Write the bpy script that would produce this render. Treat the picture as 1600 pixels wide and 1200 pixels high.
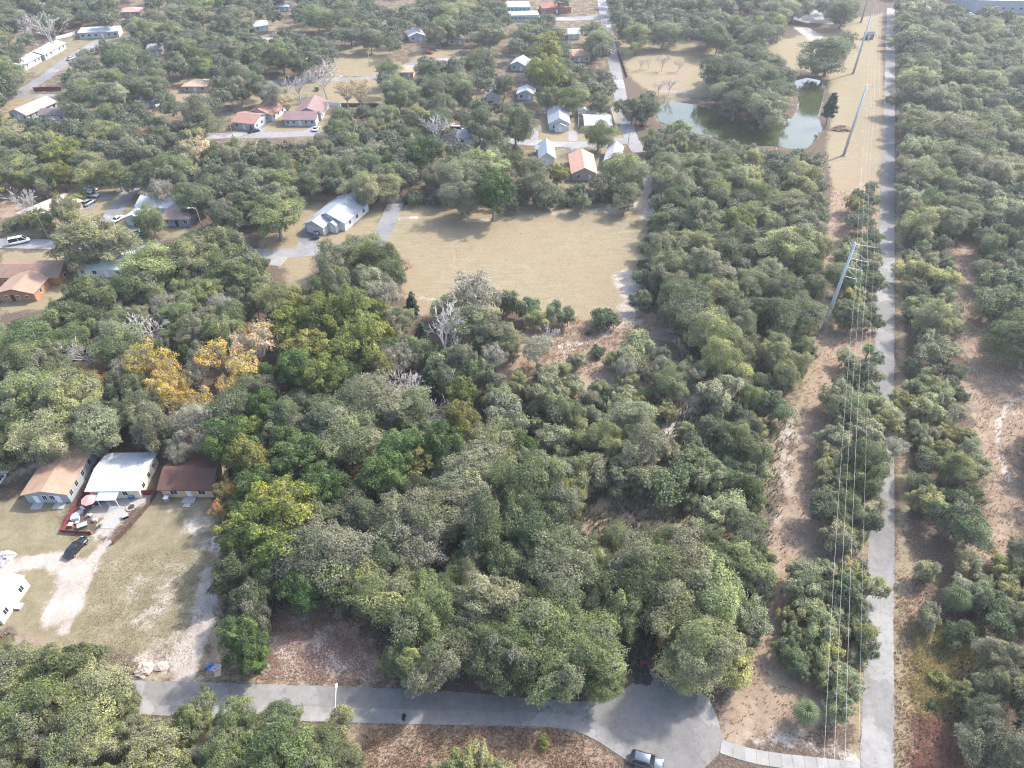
import bpy, bmesh, math, random
import numpy as np
from mathutils import Vector, Matrix
R = math.radians
S = bpy.context.scene
for o in list(bpy.data.objects): bpy.data.objects.remove(o)
COL = S.collection

# ---------------------------------------------------------------- camera, sky, sun, exposure
CAM_H, FPX, PITCH = 105.0, 1080.0, R(41.6)          # drone height (m), focal length in px of a 1600 px wide frame
cam_d = bpy.data.cameras.new('camera'); cam = bpy.data.objects.new('camera', cam_d); COL.objects.link(cam)
cam.location = (0, 0, CAM_H); cam.rotation_euler = (math.pi/2 - PITCH, 0, 0)
cam_d.sensor_fit = 'HORIZONTAL'; cam_d.sensor_width = 36; cam_d.lens = 36*FPX/1600
cam_d.clip_start = 1; cam_d.clip_end = 9000
S.camera = cam
SUN_ELEV, SUN_AZ = R(43), R(57)                      # azimuth clockwise from +Y
world = bpy.data.worlds.new('World'); S.world = world; world.use_nodes = True
wn = world.node_tree.nodes; wl = world.node_tree.links
sky = wn.new('ShaderNodeTexSky'); sky.sky_type = 'NISHITA'; sky.sun_disc = False
sky.sun_elevation = SUN_ELEV; sky.sun_rotation = SUN_AZ; sky.air_density = 1.0; sky.dust_density = 2.5
bg = wn['Background']; bg.inputs['Strength'].default_value = 0.15
wl.new(sky.outputs[0], bg.inputs['Color'])
sun_d = bpy.data.lights.new('sun', 'SUN'); sun = bpy.data.objects.new('sun', sun_d); COL.objects.link(sun)
sun_d.energy = 2.05; sun_d.angle = R(2.2); sun_d.color = (1.0, 0.965, 0.92)
to_sun = Vector((math.sin(SUN_AZ)*math.cos(SUN_ELEV), math.cos(SUN_AZ)*math.cos(SUN_ELEV), math.sin(SUN_ELEV)))
sun.rotation_euler = to_sun.to_track_quat('Z', 'Y').to_euler(); sun.location = (200, 150, 300)
S.view_settings.view_transform = 'Standard'; S.view_settings.look = 'None'
S.view_settings.gamma = 1; S.view_settings.use_curve_mapping = False
S.view_settings.exposure = 1.84
S.render.engine = 'CYCLES'
S.cycles.max_bounces = 5; S.cycles.diffuse_bounces = 3; S.cycles.glossy_bounces = 2
S.cycles.transmission_bounces = 3; S.cycles.volume_bounces = 0; S.cycles.use_denoising = True; S.cycles.denoising_input_passes = 'RGB_ALBEDO_NORMAL'; S.cycles.denoising_prefilter = 'NONE'; S.cycles.filter_width = 1.15
S.cycles.caustics_reflective = False; S.cycles.caustics_refractive = False

# ---------------------------------------------------------------- survey: photo pixel -> place on the ground
SN, CS = math.sin(PITCH), math.cos(PITCH)
def G(px, py, z=0.0):
    u, v = px-800, py-600
    t = (CAM_H-z)/(FPX*SN + v*CS)
    return Vector((u*t, (FPX*CS - v*SN)*t, z))
def PX(p):
    zc = p[1]*CS + (CAM_H-p[2])*SN
    yc = -p[1]*SN + (CAM_H-p[2])*CS
    return 800 + FPX*p[0]/zc, 600 + FPX*yc/zc, zc
rng = random.Random(11)
nrg = np.random.default_rng(5)

# ---------------------------------------------------------------- mesh helpers
class MB:
    def __init__(s): s.v = []; s.f = []
    def add(s, vs, fs):
        n = len(s.v); s.v += [tuple(a) for a in vs]; s.f += [tuple(i+n for i in f) for f in fs]; return s
    def box(s, x0, x1, y0, y1, z0, z1):
        return s.add([(x0,y0,z0),(x1,y0,z0),(x1,y1,z0),(x0,y1,z0),(x0,y0,z1),(x1,y0,z1),(x1,y1,z1),(x0,y1,z1)],
              [(0,3,2,1),(4,5,6,7),(0,1,5,4),(1,2,6,5),(2,3,7,6),(3,0,4,7)])
    def tube(s, pts, rad, n=6, cap=True):
        pts = [Vector(p) for p in pts]; rings = []
        if not hasattr(rad, '__len__'): rad = [rad]*len(pts)
        vs = []
        for i, p in enumerate(pts):
            d = (pts[min(i+1, len(pts)-1)] - pts[max(i-1, 0)]).normalized()
            a = d.cross(Vector((0,0,1)) if abs(d.z) < .9 else Vector((1,0,0))).normalized(); b = d.cross(a)
            for k in range(n):
                t = 2*math.pi*k/n; vs.append(p + (a*math.cos(t)+b*math.sin(t))*rad[i])
        fs = [(i*n+k, i*n+(k+1)%n, (i+1)*n+(k+1)%n, (i+1)*n+k) for i in range(len(pts)-1) for k in range(n)]
        if cap: fs += [tuple(range(n-1,-1,-1)), tuple((len(pts)-1)*n+k for k in range(n))]
        return s.add(vs, fs)
    def lathe(s, prof, n=12, c=(0,0,0)):
        vs = [(c[0]+r*math.cos(2*math.pi*k/n), c[1]+r*math.sin(2*math.pi*k/n), c[2]+z) for r, z in prof for k in range(n)]
        fs = [(i*n+k, i*n+(k+1)%n, (i+1)*n+(k+1)%n, (i+1)*n+k) for i in range(len(prof)-1) for k in range(n)]
        return s.add(vs, fs + [tuple(range(n-1,-1,-1)), tuple((len(prof)-1)*n+k for k in range(n))])
    def slab(s, pts, t):                    # planar polygon given a thickness downwards
        n = len(pts); low = [(p[0],p[1],p[2]-t) for p in pts]
        return s.add(list(pts)+low, [tuple(range(n)), tuple(range(2*n-1,n-1,-1))] + [(i,i+n,(i+1)%n+n,(i+1)%n) for i in range(n)])
    def build(s, name, m, parent=None, smooth=False, loc=None, rz=0):
        me = bpy.data.meshes.new(name); me.from_pydata(s.v, [], s.f); me.update()
        return link(name, me, m, parent, smooth, loc, rz)
def link(name, me, m, parent=None, smooth=False, loc=None, rz=0):
    if smooth: me.polygons.foreach_set('use_smooth', [True]*len(me.polygons))
    if m and not me.materials: me.materials.append(m)
    o = bpy.data.objects.new(name, me); COL.objects.link(o)
    if parent: o.parent = parent
    if loc is not None: o.location = loc
    o.rotation_euler.z = rz
    return o
def tag(o, label=None, cat=None, group=None, kind=None):
    for k, v in (('label',label),('category',cat),('group',group),('kind',kind)):
        if v: o[k] = v
    return o
def thing(name, label, cat, loc=(0,0,0), rz=0, group=None):
    o = bpy.data.objects.new(name, None); COL.objects.link(o); o.location = loc; o.rotation_euler.z = rz; o.empty_display_size = .5
    return tag(o, label, cat, group)
def copy_tree(o, parent=None):
    c = o.copy(); COL.objects.link(c); c.parent = parent
    for ch in o.children: copy_tree(ch, c)
    return c

# ---------------------------------------------------------------- materials
MATS = {}
class NT:
    def __init__(s, name):
        s.m = bpy.data.materials.new(name); s.m.use_nodes = True; s.t = s.m.node_tree; s.n = s.t.nodes; s.l = s.t.links
        s.p = s.n['Principled BSDF']; s.out = s.n['Material Output']
        tc = s.n.new('ShaderNodeTexCoord'); s.co = tc.outputs['Object']
    def w(s, a, b):
        if isinstance(a, bpy.types.NodeSocket): s.l.new(a, b)
        else: b.default_value = a if not isinstance(a, tuple) or len(a) == 4 or b.type != 'RGBA' else (*a, 1)
    def noise(s, scale, detail=4, rough=.55, vec=None, dist=0.0, col=False):
        n = s.n.new('ShaderNodeTexNoise'); n.inputs['Scale'].default_value = scale; n.inputs['Detail'].default_value = detail
        n.inputs['Roughness'].default_value = rough; n.inputs['Distortion'].default_value = dist
        s.l.new(vec or s.co, n.inputs['Vector']); return n.outputs['Color' if col else 'Fac']
    def vmul(s, v, vec=None):
        n = s.n.new('ShaderNodeVectorMath'); n.operation = 'MULTIPLY'; s.l.new(vec or s.co, n.inputs[0]); n.inputs[1].default_value = v; return n.outputs[0]
    def math(s, op, a, b=0.0, c=None):
        n = s.n.new('ShaderNodeMath'); n.operation = op; s.w(a, n.inputs[0]); s.w(b, n.inputs[1])
        if c is not None: s.w(c, n.inputs[2])
        return n.outputs[0]
    def ramp(s, f, lo, hi, a=0.0, b=1.0):
        n = s.n.new('ShaderNodeMapRange'); n.interpolation_type = 'SMOOTHSTEP'; s.w(f, n.inputs[0]); n.inputs[1].default_value = lo; n.inputs[2].default_value = hi
        n.inputs[3].default_value = a; n.inputs[4].default_value = b; return n.outputs[0]
    def mix(s, f, a, b, mode='MIX'):
        n = s.n.new('ShaderNodeMix'); n.data_type = 'RGBA'; n.blend_type = mode; s.w(f, n.inputs[0])
        s.w(a if not isinstance(a, tuple) else (*a[:3], 1), n.inputs[6]); s.w(b if not isinstance(b, tuple) else (*b[:3], 1), n.inputs[7]); return n.outputs[2]
    def gain(s, col, f):                      # colour times a number
        n = s.n.new('ShaderNodeVectorMath'); n.operation = 'SCALE'; s.w(col if not isinstance(col, tuple) else (*col[:3],), n.inputs[0]); s.w(f, n.inputs['Scale']); return n.outputs[0]
    def bump(s, h, strength=.5, dist=.05):
        n = s.n.new('ShaderNodeBump'); n.inputs['Strength'].default_value = strength; n.inputs['Distance'].default_value = dist
        s.l.new(h, n.inputs['Height']); s.l.new(n.outputs[0], s.p.inputs['Normal'])
    def done(s, col, rough=.8, spec=.3, metal=0.0):
        s.w(col if not isinstance(col, tuple) else (*col[:3], 1), s.p.inputs['Base Color']); s.w(rough, s.p.inputs['Roughness'])
        s.p.inputs['Specular IOR Level'].default_value = spec; s.p.inputs['Metallic'].default_value = metal; return s.m
def paint(name, col, rough=.7, var=.25, scale=1.5, spec=.3, metal=0.0, fine=14, bump=.2, dirt=None):
    if name in MATS: return MATS[name]
    t = NT(name); a = t.noise(scale, 5, .6); b = t.noise(fine, 3)
    f = t.math('ADD', t.math('MULTIPLY', a, .65), t.math('MULTIPLY', b, .35))
    c = t.gain(tuple(col), t.ramp(f, .28, .72, 1-var, 1+var))
    if dirt: c = t.mix(t.ramp(t.noise(scale*.6, 6, .65), .5, .72, 0, .7), c, dirt)
    if bump: t.bump(b, bump, .02)
    MATS[name] = t.done(c, rough, spec, metal); return MATS[name]
def shingle(name, col, var=.22, streak=.2, dirt=(.05,.045,.04)):
    if name in MATS: return MATS[name]
    t = NT(name); a = t.noise(.7, 5, .65); b = t.noise(9, 2); st = t.noise(1.2, 4, .6, t.vmul((2.2,.35,.35)))
    rows = t.n.new('ShaderNodeTexWave'); rows.bands_direction = 'Z'; rows.inputs['Scale'].default_value = 2.6; rows.inputs['Distortion'].default_value = .6
    t.l.new(t.co, rows.inputs['Vector'])
    f = t.math('ADD', t.math('MULTIPLY', a, .5), t.math('ADD', t.math('MULTIPLY', b, .3), t.math('MULTIPLY', rows.outputs['Fac'], .2)))
    c = t.gain(tuple(col), t.ramp(f, .25, .75, 1-var, 1+var)); c = t.mix(t.ramp(st, .5, .75, 0, streak), c, dirt)
    t.bump(b, .35, .02); MATS[name] = t.done(c, .9, .2); return MATS[name]
def leafmat(name, trans=.3, rough=.55, spec=.35):
    # leaf colour: the tree's own colour, varied by bough and by leaf; strands of grey moss in the b channel
    t = NT(name); oi = t.n.new('ShaderNodeObjectInfo'); at = t.n.new('ShaderNodeAttribute'); at.attribute_name = 'tint'
    sp = t.n.new('ShaderNodeSeparateColor'); t.l.new(at.outputs['Color'], sp.inputs[0])
    c = t.gain(oi.outputs['Color'], t.ramp(sp.outputs[0], 0, 1, .9, 1.6))
    hs = t.n.new('ShaderNodeHueSaturation'); t.l.new(c, hs.inputs['Color']); t.w(t.ramp(sp.outputs[0], 0, 1, .515, .485), hs.inputs['Hue'])
    t.w(t.ramp(sp.outputs[1], 0, 1, .75, 1.1), hs.inputs['Saturation']); t.w(t.ramp(sp.outputs[1], 0, 1, .72, 1.35), hs.inputs['Value'])
    c = t.mix(sp.outputs[2], hs.outputs[0], (.31,.29,.21))
    t.done(c, rough, spec)
    tr = t.n.new('ShaderNodeBsdfTranslucent'); t.l.new(t.mix(.35, c, (.22,.24,.05), 'MIX') if False else c, tr.inputs['Color'])
    mx = t.n.new('ShaderNodeMixShader'); mx.inputs[0].default_value = trans
    t.l.new(t.p.outputs[0], mx.inputs[1]); t.l.new(tr.outputs[0], mx.inputs[2]); t.l.new(mx.outputs[0], t.out.inputs['Surface'])
    return t.m
M_LEAF = leafmat('leaves', .48); 
M_BARK = paint('oak_bark', (.24,.225,.20), .95, .35, 2, .1)
M_PALE = paint('weathered_bare_wood', (.40,.37,.34), .9, .25, 2, .15)
M_FROND = leafmat('palm_frond', .25, .65, .2)
def asphalt(name, col, crack=.5):
    t = NT(name); big = t.noise(.09, 4, .6); mid = t.noise(.9, 5, .65); fine = t.noise(11, 3, .7)
    v = t.n.new('ShaderNodeTexVoronoi'); v.feature = 'DISTANCE_TO_EDGE'; v.inputs['Scale'].default_value = .09
    wob = t.n.new('ShaderNodeVectorMath'); wob.operation = 'ADD'; t.l.new(t.co, wob.inputs[0]); t.l.new(t.gain(t.noise(.5, 5, .7, col=True), 5.0), wob.inputs[1])
    t.l.new(wob.outputs[0], v.inputs['Vector'])
    f = t.math('ADD', t.math('MULTIPLY', big, .4), t.math('ADD', t.math('MULTIPLY', mid, .35), t.math('MULTIPLY', fine, .25)))
    c = t.gain(col, t.ramp(f, .3, .7, .74, 1.26))
    c = t.mix(t.ramp(v.outputs['Distance'], 0, .006, crack*.6, 0), c, (.07,.068,.066))
    pt = t.n.new('ShaderNodeTexVoronoi'); pt.feature = 'F1'; pt.inputs['Scale'].default_value = .07; t.l.new(wob.outputs[0], pt.inputs['Vector'])
    sp = t.n.new('ShaderNodeSeparateColor'); t.l.new(pt.outputs['Color'], sp.inputs[0]); c = t.gain(c, t.ramp(sp.outputs[0], 0, 1, .74, 1.18))    # resurfaced patches
    c = t.mix(t.ramp(t.noise(.5, 6, .75), .52, .68, 0, .6), c, (.11,.104,.098))       # stains
    c = t.mix(t.ramp(t.noise(2.4, 6, .75), .57, .7, 0, .55), c, (.3,.25,.2))           # sand and litter blown over it
    t.bump(fine, .2, .01); return t.done(c, .85, .25)
# ---------------------------------------------------------------- the setting: ground
def seg_dist(P, pts, closed=False):
    d = np.full(len(P), 1e9); n = len(pts)
    for i in range(n if closed else n-1):
        a = np.array(pts[i]); b = np.array(pts[(i+1) % n]); ab = b-a; L = max(1e-9, float(ab@ab))
        t = np.clip(((P-a)@ab)/L, 0, 1); q = P-(a+t[:,None]*ab); d = np.minimum(d, np.hypot(q[:,0], q[:,1]))
    return d
def inside(P, pts):
    r = np.zeros(len(P), bool); n = len(pts)
    for i in range(n):
        x1, y1 = pts[i]; x2, y2 = pts[(i+1) % n]
        if y1 == y2: continue
        c = ((y1 > P[:,1]) != (y2 > P[:,1])) & (P[:,0] < (x2-x1)*(P[:,1]-y1)/(y2-y1)+x1); r ^= c
    return r
def gp(pts): return [tuple(G(*p)[:2]) for p in pts]
POND = gp([(1024,166),(1045,157),(1075,160),(1100,165),(1125,177),(1160,186),(1200,189),(1232,187),(1246,176),(1250,160),(1243,140),(1241,125),(1262,120),(1282,124),(1289,137),(1284,160),(1278,182),(1286,200),(1276,216),(1262,230),(1240,232),(1210,226),(1180,226),(1140,222),(1100,210),(1060,200),(1030,188)])
xs = np.concatenate([[-2700,-1900,-1300,-900,-600], np.arange(-420,-130,1.6), np.arange(-130,130,.9), np.arange(130,400,1.6), [600,900,1300,1900,2700]])
ys = np.concatenate([[-800,-500,-200,-60,0,15], np.arange(24,130,.7), np.arange(130,260,1.2), np.arange(260,560,2.2), [620,800,1100,1500,2200,3100]])
XX, YY = np.meshgrid(xs, ys); P = np.stack([XX.ravel(), YY.ravel()], 1)
zz = np.zeros(len(P))
sd = seg_dist(P, POND, True) * np.where(inside(P, POND), -1, 1)
def smooth(x, a, b): t = np.clip((x-a)/(b-a), 0, 1); return t*t*(3-2*t)
zz -= 1.5*(1-smooth(sd, -4, 3.0))
MASK = {k: np.zeros(len(P)) for k in ('sand','dry','green','red','yellow','bare')}
def put(k, pts, feather, strength=1.0, width=None):
    q = np.array(pts); pad = feather*2+(width or 0)+2
    sel = np.where((P[:,0] > q[:,0].min()-pad) & (P[:,0] < q[:,0].max()+pad) & (P[:,1] > q[:,1].min()-pad) & (P[:,1] < q[:,1].max()+pad))[0]
    if not len(sel): return
    p = P[sel]
    if width is not None: d = seg_dist(p, pts)-width/2
    else: d = seg_dist(p, pts, True)*np.where(inside(p, pts), -1, 1)
    MASK[k][sel] = np.maximum(MASK[k][sel], strength*(1-smooth(d, -feather, feather)))
def area(k, px, feather=3, strength=1.0): put(k, gp(px), feather, strength)
def track(k, px, width, feather=1.0, strength=1.0): put(k, gp(px), feather, strength, width)
# the big mown field
area('dry', [(600,345),(640,318),(760,322),(1010,316),(1030,345),(1010,400),(1005,470),(975,510),(900,500),(800,485),(700,500),(640,490),(620,420),(585,420)], 2.5)
area('red', [(640,420),(960,400),(960,470),(640,480)], 9, .55)
track('sand', [(1012,262),(1012,296),(1004,312)], 3.0, 1.2, .95); track('sand', [(1004,312),(985,324),(955,329)], 5.0, 2.5, .92)
track('sand', [(1006,316),(1018,340)], 7, 3.5, .85)
track('sand', [(960,328),(880,334),(790,341),(730,346)], 2.2, 3.0, .72); track('sand', [(620,342),(650,340)], 2, 2, .8)
area('sand', [(955,430),(985,418),(1004,440),(998,505),(962,510),(970,465)], 4.5, .85)
track('sand', [(985,490),(960,515),(930,533),(880,540),(850,532)], 2.2, 1.6, .85); track('sand', [(990,500),(1020,512),(1050,515)], 1.5, 2, .7)
area('red', [(850,495),(1040,490),(1060,530),(950,580),(880,590),(780,600),(760,560)], 5, .9); area('sand', [(860,540),(960,545),(930,590),(870,580)], 7, .42)
area('sand', [(670,470),(700,465),(690,490)], 3, .6)
[track('bare', [(612+k*4,352+k*14),(760,350+k*14),(1000,340+k*15)], .5, .8, .5) for k in range(8)]; track('bare', [(655,340),(690,365),(698,400),(690,450)], .6, 1.0, .75); track('bare', [(665,340),(702,365),(710,400),(700,455)], .6, 1.0, .75); track('sand', [(630,460),(700,472),(760,480)], 2, 2.5, .6)
for a, b in (((660,400),(700,470)),((672,395),(712,470))): track('bare', [a, ((a[0]+b[0])/2+14,(a[1]+b[1])/2), b], .5, .9, .5)
track('bare', [(620,370),(655,392),(668,430),(655,470)], .7, 1.2, .5); track('bare', [(640,395),(760,375),(900,372),(1000,350)], .7, 1.5, .35)
# corridor under the power line and beside the trail
area('red', [(1290,235),(1378,235),(1376,560),(1360,900),(1345,1130),(1130,1170),(1120,1110),(1180,1000),(1200,850),(1235,700),(1250,600),(1270,500),(1290,380),(1300,290)], 3, .85)
area('dry', [(1290,90),(1380,80),(1384,300),(1300,300),(1290,230),(1300,180)], 3, .9); area('green', [(1305,100),(1375,90),(1378,300),(1310,300)], 9, .5); track('bare', [(1352,110),(1348,200),(1345,300)], .8, 1, .7); track('red', [(1366,110),(1364,200),(1362,310)], 4, 3, .7)
area('sand', [(1215,640),(1260,640),(1235,760),(1210,860),(1190,880),(1205,740)], 5, .58); area('dry', [(1225,550),(1290,545),(1260,690),(1215,800),(1200,760)], 4, .55)
area('red', [(760,600),(1000,540),(1230,640),(1225,760),(1100,800),(960,760),(860,690)], 5, .85); area('red', [(860,750),(1070,750),(1080,840),(870,840)], 4, .9); area('sand', [(1030,640),(1060,660),(1050,690),(1030,690)], 3, .8); track('sand', [(1050,515),(1075,560),(1090,620),(1050,665),(1030,700)], 2.0, 1.6, .7)
track('sand', [(1250,680),(1290,690)], 1.5, 1.5, .7); track('dry', [(1373,300),(1371,560),(1366,760),(1355,980),(1338,1180)], 2.2, 2.0, .8); track('dry', [(1403,260),(1408,560),(1412,800),(1407,1000),(1412,1220)], 3.0, 2.0, .7)
track('sand', [(1330,1185),(1290,1165),(1230,1155),(1180,1158)], 3, 3, .6)
# rough clearing on the right
area('red', [(1490,370),(1530,400),(1545,470),(1600,560),(1660,640),(1660,900),(1560,880),(1520,860),(1545,780),(1530,680),(1500,600),(1500,520),(1495,440)], 4, 1.0)
area('red', [(1400,880),(1450,880),(1440,960),(1470,1130),(1500,1260),(1400,1260)], 3, .9)
track('sand', [(1600,620),(1572,635),(1560,660),(1560,700),(1575,750)], 1.2, .9, .95); track('sand', [(1590,640),(1578,665),(1572,700)], .8, .9, .7)
track('sand', [(1502,400),(1530,470),(1542,530),(1580,575),(1610,600)], 1.2, 1.4, .7); track('sand', [(1540,610),(1590,600)], 3, 3, .5)
area('yellow', [(1428,975),(1450,965),(1520,1010),(1500,1040),(1490,1110),(1440,1130),(1425,1080)], 5, .62)
# lower left lots
area('green', [(-120,800),(95,770),(100,830),(180,850),(262,745),(340,790),(345,870),(325,950),(330,1050),(90,1000),(-120,960)], 3, 1.0)
area('dry', [(-80,800),(85,790),(95,835),(60,860),(-60,860)], 4, .75); area('red', [(200,1020),(345,900),(350,1060),(200,1060)], 6, .45)
area('sand', [(-60,872),(40,868),(100,866),(122,868),(142,876),(150,896),(135,915),(120,945),(104,972),(84,985),(58,985),(66,955),(80,930),(84,900),(60,884),(-60,925)], 2.2, .86); track('sand', [(100,985),(118,945),(136,905),(146,872),(165,850)], 2.2, 1.2, .95); track('sand', [(-60,900),(40,880),(110,868)], 3, 1.5, .95)
area('red', [(30,985),(100,965),(95,1010),(20,1030)], 3, .95); area('red', [(125,900),(140,905),(122,940),(108,960),(100,950)], 2, .8); area('red', [(125,858),(160,860),(150,890),(130,885)], 2.5, .7); area('red', [(240,880),(300,870),(320,930),(280,990),(220,1010),(200,960)], 6, .5); area('red', [(260,770),(335,785),(340,830),(300,840),(240,800)], 4, .6); track('sand', [(155,800),(215,780)], 4.5, 2, .85); track('sand', [(165,830),(200,775)], 4, 2, .8); track('sand', [(-30,760),(40,740),(90,700)], 4, 3, .7)
track('sand', [(332,900),(318,960),(300,1010),(286,1054)], 4.2, 2.2, .95); area('sand', [(235,945),(255,930),(245,960),(200,985),(190,980)], 2, .75); area('sand', [(255,810),(300,815),(350,860),(345,880),(300,840)], 2.5, .7)
area('sand', [(270,990),(330,980),(312,1058),(230,1058),(180,1040)], 5, .72); area('sand', [(180,880),(300,870),(310,960),(220,1010),(150,1000)], 12, .5); area('sand', [(255,790),(340,800),(345,880),(280,850)], 5, .55); track('red', [(345,900),(338,1000),(332,1050)], 2, 1.5, 1); track('dry', [(130,1050),(400,1064),(590,1074)], 1.8, 1.5, .7)
area('dry', [(230,840),(320,850),(320,930),(240,930),(170,950),(180,900)], 6, .5)
area('sand', [(425,985),(470,950),(520,975),(600,1040),(590,1070),(440,1068),(400,1060)], 7, .78)
area('red', [(420,1000),(440,940),(500,935),(580,1000),(620,1070),(560,1072),(520,990)], 3, .8)
area('red', [(520,1135),(880,1136),(990,1215),(980,1400),(400,1400)], 3, 1.0)
# back lots of the housing
for px, k, s in (([(0,345),(130,330),(160,360),(130,372),(0,370)],'dry',.9),([(0,392),(240,398),(200,470),(0,490)],'dry',1),([(120,285),(210,285),(180,330),(130,350),(60,350)],'dry',.8),
    ([(180,300),(300,330),(300,378),(180,372)],'green',.8),([(470,300),(600,315),(590,385),(440,420),(400,380)],'dry',.9),([(530,325),(585,325),(570,345),(530,345)],'green',.9),([(440,400),(490,400),(480,450),(450,460)],'dry',1),
    ([(90,60),(200,58),(170,80),(100,112),(40,115)],'green',.9),([(0,140),(110,150),(130,200),(0,200)],'dry',.7),([(360,150),(520,120),(600,125),(600,165),(520,170),(520,215),(360,215)],'dry',.9),([(430,125),(520,125),(500,160),(440,165)],'green',.9),
    ([(520,70),(610,75),(600,120),(520,120)],'dry',.95),([(640,70),(720,80),(700,110),(640,110)],'dry',.7),([(840,165),(970,165),(975,225),(840,225)],'dry',.95),([(830,228),(970,228),(970,290),(830,280)],'green',.7),
    ([(960,62),(1260,60),(1110,150),(1020,150),(985,120)],'dry',1.0),([(1020,105),(1080,105),(1080,145),(1020,145)],'red',.9),([(1030,145),(1090,147),(1085,158),(1030,158)],'green',.8),([(1200,70),(1330,30),(1380,20),(1380,90),(1320,118),(1240,118)],'dry',.9),
    ([(0,270),(60,280),(80,300),(0,350)],'red',.9),([(210,100),(330,110),(330,170),(220,150)],'red',.8),([(300,20),(560,20),(560,60),(300,60)],'dry',.5),([(-100,-60),(960,-60),(980,200),(1000,300),(460,310),(200,290),(-100,300)],'dry',.45)):
    area(k, px, 5, s)
put('sand', POND, 3.0, .95)
area('sand', [(1236,40),(1262,42),(1285,55),(1290,62),(1272,70),(1262,62)], 2, .8)
del_core = (np.abs(P[:,0]) > 400) | (P[:,1] > 520)
nx, ny = len(xs), len(ys)
me = bpy.data.meshes.new('ground'); idx = np.arange(nx*ny).reshape(ny, nx)
quads = np.stack([idx[:-1,:-1], idx[:-1,1:], idx[1:,1:], idx[1:,:-1]], -1).reshape(-1, 4)
def np_mesh(me, V, Q):
    k = Q.shape[1]; me.vertices.add(len(V)); me.vertices.foreach_set('co', np.ascontiguousarray(V, np.float32).ravel())
    me.loops.add(Q.size); me.loops.foreach_set('vertex_index', np.ascontiguousarray(Q, np.int32).ravel())
    me.polygons.add(len(Q)); me.polygons.foreach_set('loop_start', np.arange(0, Q.size, k, dtype=np.int32)); me.update(calc_edges=True)
np_mesh(me, np.column_stack([P, zz]), quads)
for nm, ks in (('ga', ('sand','dry','green')), ('gb', ('red','yellow','bare'))):
    at = me.attributes.new(nm, 'FLOAT_COLOR', 'POINT')
    at.data.foreach_set('color', np.column_stack([*(MASK[k] for k in ks), np.ones(len(P))]).astype(np.float32).ravel())
t = NT('ground_cover')
sepa = t.n.new('ShaderNodeSeparateColor'); aa = t.n.new('ShaderNodeAttribute'); aa.attribute_name = 'ga'; t.l.new(aa.outputs['Color'], sepa.inputs[0])
sepb = t.n.new('ShaderNodeSeparateColor'); ab = t.n.new('ShaderNodeAttribute'); ab.attribute_name = 'gb'; t.l.new(ab.outputs['Color'], sepb.inputs[0])
n_big = t.noise(.035, 4, .55); n_mid = t.noise(.28, 6, .7); n_fine = t.noise(2.1, 5, .72); n_grit = t.noise(7.5, 3, .75); n_str = t.noise(.5, 7, .8, t.vmul((.3,1.9,1))); n_leaf = t.noise(4.2, 2, .6)
def edge(m, bias=.0, amp=1.25, w=.17):                     # ragged mask from a soft one
    nn = t.math('ADD', t.math('MULTIPLY', n_mid, .62), t.math('ADD', t.math('MULTIPLY', n_fine, .26), t.math('MULTIPLY', n_grit, .12)))
    f = t.math('ADD', m, t.math('MULTIPLY', t.math('SUBTRACT', nn, .5+bias), amp*2)); return t.ramp(f, .5-w, .5+w)
litter = t.mix(t.ramp(n_fine, .3, .7), (.095,.07,.053), (.195,.145,.11)); litter = t.mix(t.ramp(n_leaf, .56, .66, 0, .8), litter, (.28,.215,.165)); litter = t.mix(t.ramp(n_mid, .52, .72, 0, .5), litter, (.14,.11,.06))
redc = t.mix(t.ramp(n_mid, .32, .68), (.285,.20,.14), (.41,.315,.225)); redc = t.mix(t.ramp(n_grit, .5, .68, 0, .75), redc, (.52,.42,.32)); redc = t.mix(t.ramp(n_fine, .56, .7, 0, .6), redc, (.12,.08,.055))
dryc = t.mix(t.ramp(n_str, .3, .7), (.29,.238,.142), (.41,.345,.222)); dryc = t.mix(t.ramp(n_big, .4, .6, 0, .6), dryc, (.355,.27,.17)); dryc = t.mix(t.ramp(n_grit, .5, .68, 0, .65), dryc, (.21,.165,.095))
dryc = t.mix(t.ramp(n_mid, .5, .68, 0, .5), dryc, (.25,.225,.12))
greenc = t.mix(t.ramp(n_mid, .32, .68), (.235,.20,.118), (.335,.285,.185)); greenc = t.mix(t.ramp(n_fine, .52, .7, 0, .6), greenc, (.145,.145,.075)); greenc = t.mix(t.ramp(n_grit, .55, .7, 0, .5), greenc, (.34,.28,.18))
yelc = t.mix(t.ramp(n_fine, .3, .7), (.21,.175,.06), (.38,.31,.13))
sandc = t.mix(t.ramp(n_mid, .3, .7), (.44,.37,.31), (.62,.55,.48)); sandc = t.mix(t.ramp(n_grit, .5, .66, 0, .55), sandc, (.33,.26,.20))
c = t.mix(edge(sepb.outputs[0]), litter, redc); c = t.mix(edge(sepa.outputs[1]), c, dryc); c = t.mix(edge(sepa.outputs[2]), c, greenc)
redo = t.math('MULTIPLY', edge(sepb.outputs[0], .1), t.math('MULTIPLY', sepa.outputs[1], .55)); c = t.mix(redo, c, redc)
c = t.mix(edge(sepb.outputs[1], 0, 1.6, .3), c, yelc); c = t.mix(t.math('MULTIPLY', edge(sepb.outputs[2], 0, .8), .7), c, (.47,.40,.28)); c = t.mix(edge(sepa.outputs[0], 0, 1.0, .2), c, sandc)
t.bump(t.math('ADD', n_fine, t.math('MULTIPLY', n_grit, .6)), .7, .18)
ground = link('ground', me, t.done(t.gain(c, .69), .95, .1)); tag(ground, kind='structure')

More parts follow.
